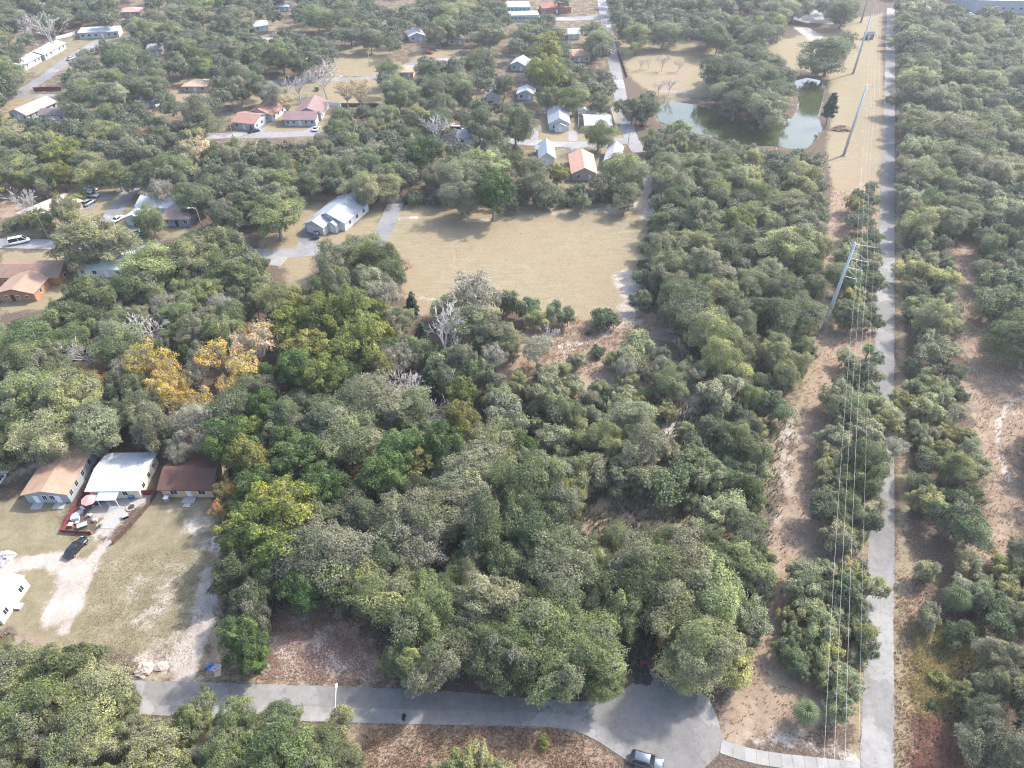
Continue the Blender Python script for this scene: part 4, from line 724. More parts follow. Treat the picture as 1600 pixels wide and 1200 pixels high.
# ---------------------------------------------------------------- tree kinds
def unit(a): return a/np.maximum(1e-9, np.linalg.norm(a, axis=-1, keepdims=True))
def leaf_quads(C, N, size, g, asp=.52):
    n = len(C); T = unit(np.cross(N, g.normal(size=(n,3)))); B = np.cross(N, T)
    a = (size*g.uniform(.65,1.35,n))[:,None]; b = a*asp; bend = N*a*g.uniform(-.3,.3,n)[:,None]
    V = np.stack([C-T*a+bend, C+B*b, C+T*a+bend, C-B*b], 1).reshape(-1,3)
    return V, np.arange(n*4).reshape(-1,4)
def crown_arrays(seed, Rc=6.0, H=13.0, z0=.34, nclump=26, cr=(1.5,2.7), nleaf=9000, leaf=.27, lobes=.22, moss=.06, up=.45, fill=.25, conical=False, core=.55):
    g = np.random.default_rng(seed); ph = g.uniform(0,6.28,4); zc = H*(z0+1)/2; rz = H*(1-z0)/2
    cs = []; rs = []; tries = 0
    while len(cs) < nclump and tries < 6000:
        tries += 1; d = unit(g.normal(size=3)); d[2] = d[2]*.9+.12
        az = math.atan2(d[1], d[0]); lob = 1+lobes*(.6*math.sin(2*az+ph[0])+.5*math.sin(3*az+ph[1])+.4*math.sin(5*az+ph[2]))
        r = g.uniform(*cr); f = g.uniform(.25,1) ** .45 if g.random() > fill else g.uniform(.1,.6)
        c = np.array([d[0]*(Rc*lob-r*.75)*f, d[1]*(Rc*lob-r*.75)*f, zc+d[2]*(rz-r*.6)*f])
        if conical: q = 1-np.clip((c[2]-H*z0)/(H*(1-z0)),0,1)*.85; c[0] *= q; c[1] *= q; r *= .45+.55*q
        if all(np.linalg.norm(c-o) > .62*(r+q_) for o, q_ in zip(cs, rs)) or tries > 3000: cs.append(c); rs.append(r)
    cs = np.array(cs); rs = np.array(rs); tint = g.uniform(0,1,len(cs)); w = rs**2; k = g.choice(len(cs), nleaf, p=w/w.sum())
    D = unit(g.normal(size=(nleaf,3))); out = unit(cs[k]-np.array([0,0,zc-rz*.5])); flip = (D*out).sum(1) < -.35; D[flip] *= -1
    D[:,2] = np.where(D[:,2] < -.35, -D[:,2]*.6, D[:,2]); D = unit(D)
    bump = 1+.16*np.sin(D[:,0]*5+k)+.16*np.sin(D[:,1]*6+k*2.1)+.12*np.sin(D[:,2]*7+k*.7)
    rad = rs[k]*bump*(core+(1-core)*g.uniform(0,1,nleaf)**.5)*(1+np.abs(g.normal(0,.13,nleaf))-.06)
    ax = np.exp(g.normal(0,.26,(len(cs),3)))*np.array([1.05,1.05,.78]); C = cs[k]+D*rad[:,None]*ax[k]; N = unit(D*.75+g.normal(size=(nleaf,3))*.5+np.array([0,0,up]))
    V, Q = leaf_quads(C, N, leaf, g)
    col = np.column_stack([np.clip(tint[k]+g.normal(0,.12,nleaf),0,1), g.uniform(0,1,nleaf), (g.random(nleaf) < np.where(g.random(len(cs)) < moss*1.8, .6, moss*.5)[k])*g.uniform(.5,1,nleaf), np.ones(nleaf)])
    nm = int(nleaf*moss*.5)                      # hanging strands
    if nm:
        k2 = g.choice(len(cs), nm); a = g.uniform(0,6.28,nm); p = cs[k2]+np.stack([np.cos(a)*rs[k2]*.85, np.sin(a)*rs[k2]*.85, -rs[k2]*.15], 1); L = g.uniform(.5,1.4,nm); t = np.stack([-np.sin(a),np.cos(a),a*0],1)*.09
        dn = np.stack([a*0,a*0,-L],1); V2 = np.stack([p-t,p+t,p+t*.4+dn,p-t*.4+dn],1).reshape(-1,3); Q2 = np.arange(nm*4).reshape(-1,4)+len(V)
        V = np.vstack([V,V2]); Q = np.vstack([Q,Q2]); col = np.vstack([col, np.column_stack([g.uniform(0,1,nm),g.uniform(0,1,nm),g.uniform(.7,1,nm),np.ones(nm)])])
    return V, Q, col, cs, rs
def mesh_tint(name, V, Q, col, mat):
    me = bpy.data.meshes.new(name); np_mesh(me, V, Q); at = me.attributes.new('tint','FLOAT_COLOR','POINT')
    at.data.foreach_set('color', np.repeat(col, 4, 0).astype(np.float32).ravel()); me.materials.append(mat); return me
def limb_mesh(name, cs, rs, H, seed, r0=.34, twigs=3, mat=None, reach=.95, share=1.0):
    g = random.Random(seed); mb = MB(); fork = Vector((g.uniform(-.4,.4), g.uniform(-.4,.4), H*.26))
    mb.tube([(0,0,-.2),(fork.x*.4,fork.y*.4,H*.1),fork], [r0*1.35,r0,r0*.85], 7)
    order = sorted(range(len(cs)), key=lambda i: -rs[i])[:max(6,int(len(cs)*share))]
    for i in order:
        c = Vector(cs[i]); m = fork.lerp(c, .5)+Vector((g.uniform(-.5,.5),g.uniform(-.5,.5),-.06*(c-fork).length+g.uniform(0,.5)))
        e = fork.lerp(c, reach); mb.tube([fork, m, e], [r0*.55,r0*.32,.07], 5, False)
        for _ in range(twigs):
            d = Vector((g.gauss(0,1),g.gauss(0,1),g.gauss(.45,.7))).normalized()*rs[i]*g.uniform(.75,1.12); mb.tube([m.lerp(e,.75), e+d*.55+Vector((0,0,.1)), e+d], [.07,.05,.03], 3, False)
    me = bpy.data.meshes.new(name); me.from_pydata(mb.v, [], mb.f); me.update(); me.materials.append(mat or M_BARK); return me
def bare_mesh(name, seed, H=11, spread=.75, depth=5, thin=.045):
    g = random.Random(seed); mb = MB()
    def grow(p, d, L, r, lv):
        q = p+d*L*.5+Vector((g.uniform(-.1,.1),g.uniform(-.1,.1),.05))*L*.5; e = q+(d+Vector((g.uniform(-.3,.3),g.uniform(-.3,.3),.08))*.6).normalized()*L*.5
        mb.tube([p,q,e],[r,max(thin,r*.82),max(thin*.8,r*.62)], 5 if lv < 3 else 3, False)
        if lv >= depth: return
        for _ in range(g.choice((2,3,3)) if lv else 5):
            nd = (d+Vector((g.gauss(0,1),g.gauss(0,1),g.gauss(.15,.6))).normalized()*spread*g.uniform(.6,1.3)).normalized(); nd.z = max(nd.z,-.1); grow(e if g.random() < .7 else q, nd, L*g.uniform(.6,.85), max(thin,r*.58), lv+1)
    grow(Vector((0,0,-.2)), Vector((g.uniform(-.1,.1),g.uniform(-.1,.1),1)).normalized(), H*.32, .24, 0)
    me = bpy.data.meshes.new(name); me.from_pydata(mb.v, [], mb.f); me.update(); me.materials.append(M_PALE); zmax = max(v[2] for v in mb.v); rmax = np.percentile([math.hypot(v[0],v[1]) for v in mb.v], 96); return me, zmax, rmax
KIND = {}
def kind(key, specs, limbs=dict(), store=None):
    L = []
    for i, sp in enumerate(specs):
        V, Q, col, cs, rs = crown_arrays(**sp); L.append((mesh_tint('crown', V, Q, col, M_LEAF), limb_mesh('trunk', cs, rs, sp.get('H',13), sp['seed'], **limbs), sp.get('Rc',6.0), sp.get('H',13)))
    KIND[key] = L
kind('oak', [dict(seed=s, nclump=n, cr=c, nleaf=21000, leaf=.165, z0=.07, moss=m, lobes=lo, H=h_) for s, n, c, m, lo, h_ in ((1,26,(1.5,2.8),.10,.2,13),(2,32,(1.3,2.4),.16,.28,12.5),(3,22,(1.7,3.1),.08,.18,13.5),(4,30,(1.2,2.6),.2,.3,12),(5,28,(1.4,2.6),.12,.24,14),(6,24,(1.5,3.0),.14,.3,12.5),(7,34,(1.0,2.3),.18,.3,13),(8,26,(1.3,2.9),.07,.34,13),(9,18,(1.2,3.0),.15,.4,12),(10,40,(.8,2.0),.22,.36,14),(11,20,(1.6,3.2),.1,.42,11),(12,30,(1.0,2.8),.2,.45,13.5))], dict(twigs=6))
kind('laurel', [dict(seed=s, Rc=5, H=13, z0=.1, nclump=40, cr=(.8,1.6), nleaf=13000, leaf=.18, moss=.0, lobes=.15, core=.75, up=.3) for s in (21,22,23,24)])
kind('scrub', [dict(seed=s, Rc=4, H=8, z0=.05, nclump=n, cr=(.8,1.7), nleaf=8200, leaf=.165, moss=m, lobes=.34, core=.4) for s, n, m in ((31,22,.1),(32,26,.16),(33,18,.06),(34,24,.22),(35,20,.1))], dict(r0=.2, twigs=4))
kind('maple', [dict(seed=s, Rc=4.2, H=12, z0=.3, nclump=24, cr=(.8,1.5), nleaf=2900, leaf=.18, moss=.0, lobes=.3, core=.5) for s in (41,42,43)], dict(r0=.22, twigs=6, mat=M_PALE))
kind('sparse', [dict(seed=s, Rc=5.5, H=12.5, z0=.3, nclump=30, cr=(1.0,2.0), nleaf=5200, leaf=.16, moss=.5, lobes=.3, core=.3) for s in (51,52,53)], dict(r0=.3, twigs=9, mat=M_PALE))
kind('cedar', [dict(seed=s, Rc=2.2, H=9, z0=.06, nclump=34, cr=(.6,1.2), nleaf=4200, leaf=.2, moss=0, lobes=.15, conical=True, core=.7) for s in (61,62)], dict(r0=.16, twigs=1))
kind('shrub', [dict(seed=s, Rc=2, H=3, z0=-.1, nclump=14, cr=(.6,1.0), nleaf=2600, leaf=.15, moss=.05, lobes=.3, core=.5) for s in (71,72,73)], dict(r0=.08, twigs=2))
BARE = [bare_mesh('branches', s, 11, sp, 5) for s, sp in ((81,.8),(82,.65),(83,.95),(84,.75))]
LOOK = {  # code: (kind, name, words, leaf colours)
 'g': ('oak','live_oak_tree','mossy grey-green oak',[(.18,.192,.098),(.195,.20,.112),(.165,.182,.088)]),
 'd': ('oak','live_oak_tree','dark green oak',[(.096,.124,.05),(.104,.132,.055),(.09,.118,.05)]),
 'm': ('oak','broad_oak_tree','mid-green oak',[(.138,.172,.06),(.148,.18,.068),(.13,.168,.06)]),
 'l': ('oak','broad_oak_tree','light olive-green oak',[(.225,.24,.092),(.21,.235,.088),(.24,.245,.11)]),
 'y': ('laurel','laurel_oak_tree','yellow-green tufted oak',[(.17,.188,.042),(.15,.178,.042),(.195,.195,.046)]),
 'n': ('laurel','laurel_oak_tree','deep green tufted oak',[(.075,.125,.03),(.085,.132,.036)]),
 's': ('scrub','scrub_oak_tree','light grey-green scrub oak',[(.225,.245,.12),(.21,.24,.11),(.245,.25,.14)]),
 't': ('scrub','scrub_oak_tree','dark scrub oak',[(.10,.14,.055),(.11,.148,.066)]),
 'u': ('scrub','scrub_oak_tree','yellowish scrub oak',[(.26,.26,.085),(.24,.25,.085)]),
 'Y': ('maple','maple_tree','golden yellow tree',[(.40,.30,.06),(.44,.35,.09)]),
 'T': ('maple','maple_tree','faded straw-coloured tree',[(.36,.28,.14)]),
 'O': ('maple','maple_tree','orange-leaved tree',[(.34,.19,.05)]),
 'p': ('sparse','moss_hung_tree','pale moss-hung tree',[(.25,.245,.175)]),
 'b': ('bare','bare_tree','leafless grey tree',None),
 'c': ('cedar','cedar_tree','dark green cedar',[(.045,.075,.035)]),
 'h': ('shrub','shrub','round green shrub',[(.075,.11,.05),(.10,.13,.06)]),
 'k': ('shrub','shrub','yellow-green clipped shrub',[(.17,.19,.05)])}
TREES = []      # (zone, look, base, Rm, height)
def tree_h(look, Rm):
    k = LOOK[look][0]
    return {'oak':min(4.2+1.4*Rm, 7.6+.72*Rm),'laurel':4+1.8*Rm,'scrub':1.6+1.55*Rm,'maple':4+1.9*Rm,'sparse':3+1.7*Rm,'bare':2+2.0*Rm,'cedar':4.0*Rm,'shrub':1.5*Rm}[k]
def hand(zone, items):
    for x, y, rp, look in items:
        Rm = 5.0
        for _ in range(3):
            hh = tree_h(look, Rm); c = G(x, y, hh*.62); Rm = rp*PX(c)[2]/FPX
        TREES.append((zone, look, Vector((c.x,c.y,0)), Rm, tree_h(look, Rm)))
def inpoly(x, y, pts):
    r = False; n = len(pts)
    for i in range(n):
        x1, y1 = pts[i]; x2, y2 = pts[i-1]
        if (y1 > y) != (y2 > y) and x < (x2-x1)*(y-y1)/(y2-y1)+x1: r = not r
    return r
BOXES = []
DENS, GROW = 1.22, 1.1
def fillz(zone, poly, rr, mix, dens=.72, maxn=400, seed=None):
    g = random.Random(seed if seed is not None else len(TREES)*7+1); ks = ''.join(k*int(w) for k, w in mix.items())
    x0, x1 = min(p[0] for p in poly), max(p[0] for p in poly); y0, y1 = min(p[1] for p in poly), max(p[1] for p in poly); n = 0
    for i in range(1600):
        if n >= maxn: break
        x, y = g.uniform(x0,x1), g.uniform(y0,y1)
        if not inpoly(x, y, poly): continue
        look = g.choice(ks); Rm = (rr[0]*.72+(rr[1]*1.22-rr[0]*.72)*g.random()**1.35)*GROW; hh = tree_h(look, Rm); c = G(x, y, hh*.62); rp = Rm*FPX/PX(c)[2]
        bad = False
        for bx in BOXES:
            qx = min(max(x,bx[0]),bx[2]); qy = min(max(y,bx[1]),bx[3])
            if math.hypot(qx-x, (qy-y)*1.1) < rp*.9: bad = True; break
        if bad: continue
        if any(abs(t_[2].x-c.x) < 14 and abs(t_[2].y-c.y) < 14 and math.hypot(t_[2].x-c.x, t_[2].y-c.y) < dens*DENS*(t_[3]+Rm) for t_ in TREES): continue
        TREES.append((zone, look, Vector((c.x,c.y,0)), Rm, hh)); n += 1
# places that must stay open to the sky and to view (photo pixels)
BOXES += [(45,735,112,790),(150,725,240,830),(262,748,330,780),(100,800,330,1030),(20,425,105,465),(0,372,80,390),(130,418,180,428),(90,300,140,340),(150,300,205,372),(200,318,230,352),(258,325,296,352),(485,312,540,362),(480,362,505,395),
 (596,325,612,375),(640,335,990,450),(430,400,480,440),(130,48,186,62),(40,75,104,112),(25,160,68,186),(70,172,100,188),(368,158,415,202),(448,165,510,195),(360,205,410,214),(455,203,500,212),(860,178,888,222),(905,174,960,206),(846,235,866,250),(892,243,930,270),
 (840,221,978,230),(964,112,985,222),(1035,160,1110,195),(1245,122,1286,222),(990,78,1075,145),(1300,100,1400,240),(1382,80,1398,1200),(1290,230,1340,300),(195,1070,1120,1125),(900,1085,1125,1200),(440,950,560,1060),(890,88,922,97),(800,12,840,32),(1525,2,1600,16),
 (640,75,680,90),(560,80,590,112),(440,130,500,158),(0,290,60,320),(1000,270,1014,310),(960,440,985,495),(880,530,945,580),(1060,612,1102,648),(1030,655,1055,690),(905,772,1060,826),(1205,660,1240,820),(1285,470,1300,520),(1500,390,1530,470),(1520,520,1560,640),(1545,640,1600,760),(1420,980,1480,1120),(570,1140,690,1190),(830,1140,950,1190),(1130,1120,1190,1160),(810,148,834,156),(762,148,782,157),(985,1022,1022,1064),(1448,890,1508,950),(1224,1072,1280,1126),(286,122,328,146),(224,158,242,168),(624,110,644,122),(642,52,662,64),(234,76,250,86),(702,60,724,70),(718,216,740,226),(430,8,450,18),(190,14,222,27),(1226,38,1290,66),(398,35,420,50),(798,92,822,110),(888,46,906,62)]
# ---------------------------------------------------------------- planting plan, read off the photograph
hand('beside the road junction left of the grove', [(140,374,54,'l')])
hand('beside the newer grey house', [(430,337,42,'m')])
hand('in front of the fenced grey-roofed house', [(936,207,23,'m')])
hand('left of the grey gabled house', [(806,196,33,'d')])
hand('standing alone beyond the pond, wide-crowned', [(1298,84,38,'d'),(1322,64,14,'d')])
hand('on the grassy bank beside the pond', [(1301,162,13,'c')])
hand('at the near edge of the dry field', [(641,476,15,'c'),(657,516,12,'c'),(946,495,21,'h'),(920,519,5,'h'),(822,482,24,'t'),(866,488,20,'t'),(888,492,16,'t'),(793,470,20,'t'),(835,500,18,'u'),(690,520,46,'b'),(742,452,44,'p'),(740,505,40,'g'),(780,520,30,'l'),(700,560,30,'s'),(630,560,24,'p'),(640,610,22,'b'),(655,625,30,'b'),(840,545,24,'p'),(745,585,26,'t'),(668,585,22,'c'),(610,545,20,'n'),(700,480,26,'s')])
hand('amid the yellow trees above metal-roofed house', [(235,560,30,'Y'),(268,585,26,'Y'),(250,612,24,'Y'),(335,562,28,'Y'),(378,578,24,'Y'),(398,540,34,'T'),(318,620,24,'Y'),(420,520,26,'T'),(150,600,17,'O'),(290,548,12,'n'),(275,625,18,'Y'),(360,600,20,'Y'),(310,588,20,'p'),(365,620,18,'p'),(200,575,24,'p'),(290,600,16,'Y'),(225,585,18,'Y'),(380,515,12,'O')])
hand('beside the small peach house', [(352,764,17,'Y'),(342,800,14,'O')])
hand('behind the yellow trees', [(226,508,30,'b'),(128,548,26,'b'),(310,492,16,'b'),(255,480,22,'p'),(345,480,22,'p')])
hand('near the upper left corner', [(72,44,24,'b'),(45,42,20,'b'),(42,68,14,'l')])
hand('beside the dry lot near the back road', [(464,132,20,'b'),(505,118,26,'b'),(540,140,16,'T'),(560,145,20,'T'),(425,150,20,'p'),(448,160,14,'T'),(495,138,4,'h')])
hand('among oaks right of the residential road', [(682,198,25,'b'),(712,212,16,'b')])
hand('beside the beige-roofed house', [(121,306,11,'k'),(112,312,12,'k'),(60,342,22,'k'),(100,332,24,'l'),(22,348,14,'h'),(30,308,20,'b'),(50,320,16,'b'),(232,338,22,'m'),(250,298,22,'p'),(185,408,10,'k')])
hand('on the dry park lawn beyond the pond', [(1001,98,6,'b'),(1014,98,5,'b'),(1036,95,9,'b'),(1061,98,7,'b'),(1030,135,8,'b'),(1047,132,9,'b')])
# the woods by the cul-de-sac
hand('beside the cul-de-sac', [(1100,1010,58,'l'),(1120,930,56,'l'),(1060,960,50,'g'),(935,1010,44,'m'),(900,1045,52,'m'),(870,980,55,'m'),(1082,1035,44,'l'),(975,950,40,'m'),(1036,1000,11,'O'),(1140,1040,34,'u'),(1150,880,44,'l'),(1080,880,48,'g'),(1000,890,50,'d'),(935,1058,34,'m'),(1165,960,34,'s')])
fillz('beside the cul-de-sac', [(830,870),(1160,840),(1180,930),(1140,1045),(1040,1040),(980,1030),(900,1065),(840,1040)], (3.6,5.2), dict(m=3,g=3,l=2,d=2), .6)
hand('between leaf-strewn clearing and lower street', [(605,930,52,'l'),(660,960,48,'m'),(690,1030,48,'g'),(640,1040,34,'l'),(780,1040,50,'d'),(810,1000,50,'m'),(740,1000,44,'d'),(610,1030,20,'u'),(760,940,50,'g')])
fillz('between leaf-strewn clearing and lower street', [(570,890),(820,880),(840,1040),(720,1055),(600,970)], (3.6,5.4), dict(d=4,g=3,m=2), .6)
hand('at woods edge beside the grassy lot', [(360,890,34,'d'),(395,940,36,'d'),(380,1000,36,'n'),(395,1025,26,'n'),(430,900,34,'m'),(445,860,44,'y'),(405,830,44,'y'),(505,860,58,'g'),(470,920,34,'n'),(520,915,30,'n'),(550,920,30,'d')])
hand('beside the brown-roofed peach house', [(360,690,40,'n'),(385,720,36,'y'),(440,790,52,'y'),(370,830,34,'y'),(400,760,34,'n'),(470,710,40,'n'),(445,690,30,'n'),(500,760,36,'n'),(360,640,36,'d'),(330,700,24,'p'),(310,660,34,'p')])
fillz('beside the brown-roofed peach house', [(340,640),(500,620),(530,800),(480,860),(380,860),(345,790)], (3.2,4.8), dict(n=4,d=3,y=2), .58)
hand('in the middle of the woods', [(625,700,40,'n'),(690,690,42,'n'),(720,660,30,'y'),(600,740,40,'n'),(650,720,34,'y'),(580,620,60,'g'),(640,640,40,'g'),(540,680,50,'g'),(730,740,52,'g'),(640,810,54,'g'),(560,800,44,'d'),(700,800,50,'g'),(760,830,50,'d'),(820,760,48,'m'),(830,820,44,'d'),(770,690,40,'g'),(720,615,24,'y'),(660,850,40,'p'),(600,860,44,'d'),(790,640,38,'s')])
fillz('in the middle of the woods', [(490,640),(720,630),(860,700),(900,860),(700,900),(560,890),(520,820)], (3.4,5.0), dict(g=5,d=4,n=1,p=1), .58)
hand('in the grove above the middle woods', [(500,500,38,'y'),(545,490,36,'y'),(570,530,36,'y'),(530,545,38,'y'),(480,540,34,'y'),(450,500,34,'y'),(590,570,28,'y'),(500,590,34,'y'),(460,580,30,'n'),(540,585,30,'n'),(430,470,30,'l'),(575,470,26,'l')])
fillz('in the grove above the middle woods', [(430,470),(590,460),(610,580),(520,610),(440,590)], (2.6,4.0), dict(y=5,n=1), .55)
fillz('between the yellow trees and the orange house', [(70,470),(200,445),(400,465),(420,500),(350,520),(200,530),(130,560),(110,530)], (3.4,5.4), dict(l=3,m=3,g=2,d=1), .62)
fillz('at the left edge above the tan-roofed house', [(-40,500),(60,520),(125,570),(120,640),(90,670),(20,720),(-40,720)], (3.6,5.6), dict(m=3,l=3,d=2,g=1), .6)
fillz('behind the metal-roofed house', [(105,610),(200,600),(320,640),(330,690),(290,705),(200,680),(140,690),(110,660)], (3.6,5.4), dict(d=4,g=4,p=1), .6)
fillz('under the yellow trees', [(190,530),(430,520),(440,620),(330,640),(190,600)], (3.0,4.4), dict(d=3,g=3,n=2,p=1), .62)
# scrub between the woods and the cleared strip
fillz('in scrub left of cleared strip, upper part', [(760,600),(900,570),(1000,530),(1050,560),(1160,600),(1230,640),(1200,690),(1090,690),(1060,660),(980,670),(850,690),(770,650)], (2.2,4.0), dict(s=6,t=3,u=3,g=1,p=1,m=2), .54)
fillz('in scrub left of cleared strip, lower part', [(860,680),(1000,680),(1100,690),(1225,690),(1225,740),(1190,800),(1100,800),(1060,770),(960,760),(880,760),(870,720)], (2.4,4.2), dict(s=5,t=3,u=2,m=2,l=1), .52)
fillz('below the brown clearing in the woods', [(880,830),(960,825),(1060,830),(1180,800),(1190,850),(1000,860),(900,870)], (3.0,4.6), dict(m=3,s=2,g=2,d=1), .64)
hand('in scrub left of cleared strip, lower part', [(1155,705,18,'b'),(1000,700,40,'g'),(900,770,24,'u')])
hand('at the near edge of the dry field', [(900,560,15,'s'),(935,548,12,'h'),(870,575,16,'s'),(960,560,15,'u'),(622,505,22,'g'),(600,490,20,'l'),(642,548,24,'m'),(672,552,20,'t'),(692,592,24,'d'),(724,562,24,'g'),(762,540,22,'t'),(800,545,18,'s'),(702,602,24,'b'),(626,592,24,'b'),(668,642,26,'b'),(716,646,18,'b'),(598,560,20,'p'),(770,560,22,'p'),(860,520,14,'b')])
fillz('along the far edge of the dry field', [(625,312),(700,316),(800,322),(900,314),(960,306),(960,300),(880,306),(780,312),(690,308),(625,304)], (1.5,2.4), dict(t=3,h=3), .6, 22)
fillz('along the right edge of the dry field', [(1018,345),(1030,345),(1018,400),(1012,470),(1000,470),(1004,400)], (1.4,2.2), dict(t=3,h=2), .6, 12)
fillz('at the feet of the cul-de-sac oaks', [(1150,1060),(1185,960),(1195,870),(1205,880),(1195,970),(1160,1075)], (1.2,2.0), dict(u=3,s=3,h=1), .55, 16)
# between field and power line
fillz('on the near bank of the pond', [(1018,212),(1060,214),(1110,229),(1200,239),(1270,250),(1290,290),(1200,290),(1060,290),(1020,270)], (3.6,5.6), dict(l=3,g=3,m=3,s=1), .6)
hand('on the near bank of the pond', [(1062,200,16,'k')])
fillz('between field and power line, far part', [(1030,300),(1290,290),(1285,390),(1180,400),(1030,390),(1025,340)], (3.4,5.4), dict(g=4,l=3,m=2,d=1), .6)
hand('between field and power line, far part', [(1142,345,24,'y'),(1090,340,34,'g')])
fillz('between field and power line, near part', [(1020,410),(1180,400),(1285,400),(1272,500),(1255,560),(1220,610),(1150,590),(1080,540),(1060,500),(1025,470)], (3.4,5.4), dict(g=4,l=3,m=2,d=2), .6)
# band behind the field
fillz('in the tree belt behind the dry field', [(455,240),(560,210),(660,225),(800,240),(840,268),(880,285),(870,300),(760,310),(640,300),(600,290),(560,300),(520,290),(470,290)], (3.8,5.8), dict(g=3,m=3,l=2,d=2,n=1), .6)
hand('in the tree belt behind the dry field', [(935,290,16,'m'),(975,268,30,'l'),(985,300,22,'g'),(845,290,26,'g'),(870,268,16,'y'),(960,292,16,'m'),(455,262,9,'O'),(475,282,16,'b'),(885,302,10,'h'),(905,296,14,'t')])
fillz('behind the blue-grey house beside the road', [(260,250),(300,240),(460,230),(470,290),(400,320),(370,345),(330,345),(300,310),(270,280)], (3.8,5.6), dict(d=4,m=3,g=1), .6)
hand('beside the bend of the side road', [(230,270,30,'d'),(270,262,30,'m'),(300,210,24,'u'),(310,235,24,'T'),(285,238,20,'l')])
fillz('in the grove below the left road', [(200,425),(250,395),(330,372),(390,400),(430,440),(420,470),(300,470),(200,470),(160,465)], (3.4,5.2), dict(l=4,m=4,g=2), .6)
hand('in the grove below the left road', [(345,385,36,'m'),(300,405,36,'l'),(385,420,36,'m'),(250,420,30,'m'),(215,445,36,'m'),(140,470,34,'m')])
hand('beside the short stub road', [(520,410,32,'g'),(560,390,34,'m'),(595,405,28,'m'),(520,445,32,'g'),(575,440,34,'g'),(610,430,20,'m'),(600,470,26,'p'),(540,470,28,'m'),(500,460,22,'m')])
# north-west
for nm, poly, mix in (
 ('left of the side road', [(-40,225),(60,215),(110,225),(205,235),(215,265),(170,275),(100,280),(40,275),(-40,280)], dict(m=3,g=3,l=3,y=1)),
 ('above side road in left tree belt', [(-40,195),(30,198),(120,195),(230,190),(260,205),(240,230),(100,215),(-40,220)], dict(g=3,m=3,l=2)),
 ('between white house and residential road', [(120,150),(200,150),(290,160),(340,165),(345,195),(300,200),(220,190),(130,195),(110,175)], dict(m=3,g=3,d=2,l=1)),
 ('right of the motel road', [(130,90),(200,70),(240,80),(250,130),(200,150),(130,150),(105,130)], dict(d=3,m=3,g=3)),
 ('above orange shrubs in upper left', [(200,40),(250,30),(350,60),(360,110),(300,110),(250,110),(210,80)], dict(g=3,m=3,l=2)),
 ('left of the red-brown-roofed house', [(320,120),(355,110),(400,110),(410,140),(370,150),(350,160),(325,165)], dict(d=3,m=2,g=1)),
 ('at the upper left edge', [(-40,60),(20,50),(40,80),(20,110),(10,150),(-40,200)], dict(m=2,l=3,d=1)),
 ('along the top edge, far left', [(-40,-10),(180,-10),(190,10),(180,36),(110,30),(20,25),(-40,30)], dict(d=3,m=2,g=2)),
 ('along the top edge, left of centre', [(230,-10),(400,-10),(560,-10),(590,20),(520,36),(420,30),(320,25),(250,20)], dict(g=3,m=3,l=1,d=1)),
 ('above back road left of dry lot', [(350,40),(400,60),(470,60),(520,75),(520,100),(470,105),(420,100),(380,95),(360,70)], dict(m=3,d=3,g=2)),
 ('right of the dry lot', [(590,20),(660,20),(660,60),(640,75),(610,80),(590,60),(540,60),(540,40)], dict(l=2,g=3,m=2)),
 ('along the top edge, centre', [(660,-10),(790,-10),(795,40),(780,60),(700,70),(680,60),(665,30)], dict(g=3,m=2,l=2)),
 ('in the middle of the upper housing', [(600,105),(700,100),(770,100),(790,130),(740,140),(740,150),(660,150),(600,150)], dict(d=3,m=3,g=2)),
 ('below the dark fence in the upper housing', [(520,180),(600,175),(650,180),(655,210),(600,225),(520,220),(515,200)], dict(m=4,l=2,n=1)),
 ('left of the oak with the dark trunk', [(650,160),(740,165),(780,170),(780,215),(735,230),(740,195),(660,178)], dict(d=3,m=2,l=1)),
 ('left of the cross road near the top', [(850,40),(880,60),(885,105),(870,125),(840,120),(800,90),(790,60),(810,40)], dict(d=2,m=3,l=1,y=1)),
 ('above the white vinyl fence', [(840,120),(920,110),(960,130),(1010,150),(1015,170),(990,165),(950,165),(880,160),(840,158),(835,135)], dict(d=3,m=3,g=1)),
 ('beside the small house on the cross road', [(905,40),(940,50),(942,85),(925,85),(910,70)], dict(m=2,d=1,n=1)),
 ('in the oak row beyond the park lawn', [(965,20),(1100,25),(1250,35),(1250,60),(1180,62),(1100,58),(985,60),(962,45)], dict(d=4,g=3,m=1)),
 ('along the top edge, right of centre', [(945,-15),(1250,-15),(1250,15),(1100,15),(960,10)], dict(g=3,d=2,m=2)),
 ('on the peninsula in the pond', [(1120,110),(1150,85),(1200,90),(1235,118),(1235,155),(1200,168),(1150,160),(1125,145),(1115,125)], dict(d=3,g=3,m=2)),
 ('at the top beside the power line', [(1270,0),(1330,0),(1330,22),(1290,22)], dict(d=2,m=1))):
    fillz(nm, poly, (4.4,6.6) if 'peninsula' not in nm else (4.5,6.5), mix, .75 if 'peninsula' not in nm else .62)
hand('at the right end of the upper street', [(990,165,24,'d')])
hand('among the houses near the top', [(880,6,12,'u'),(855,35,14,'m'),(1485,16,20,'d'),(1545,24,16,'g'),(1580,28,18,'d'),(1455,10,20,'g')])
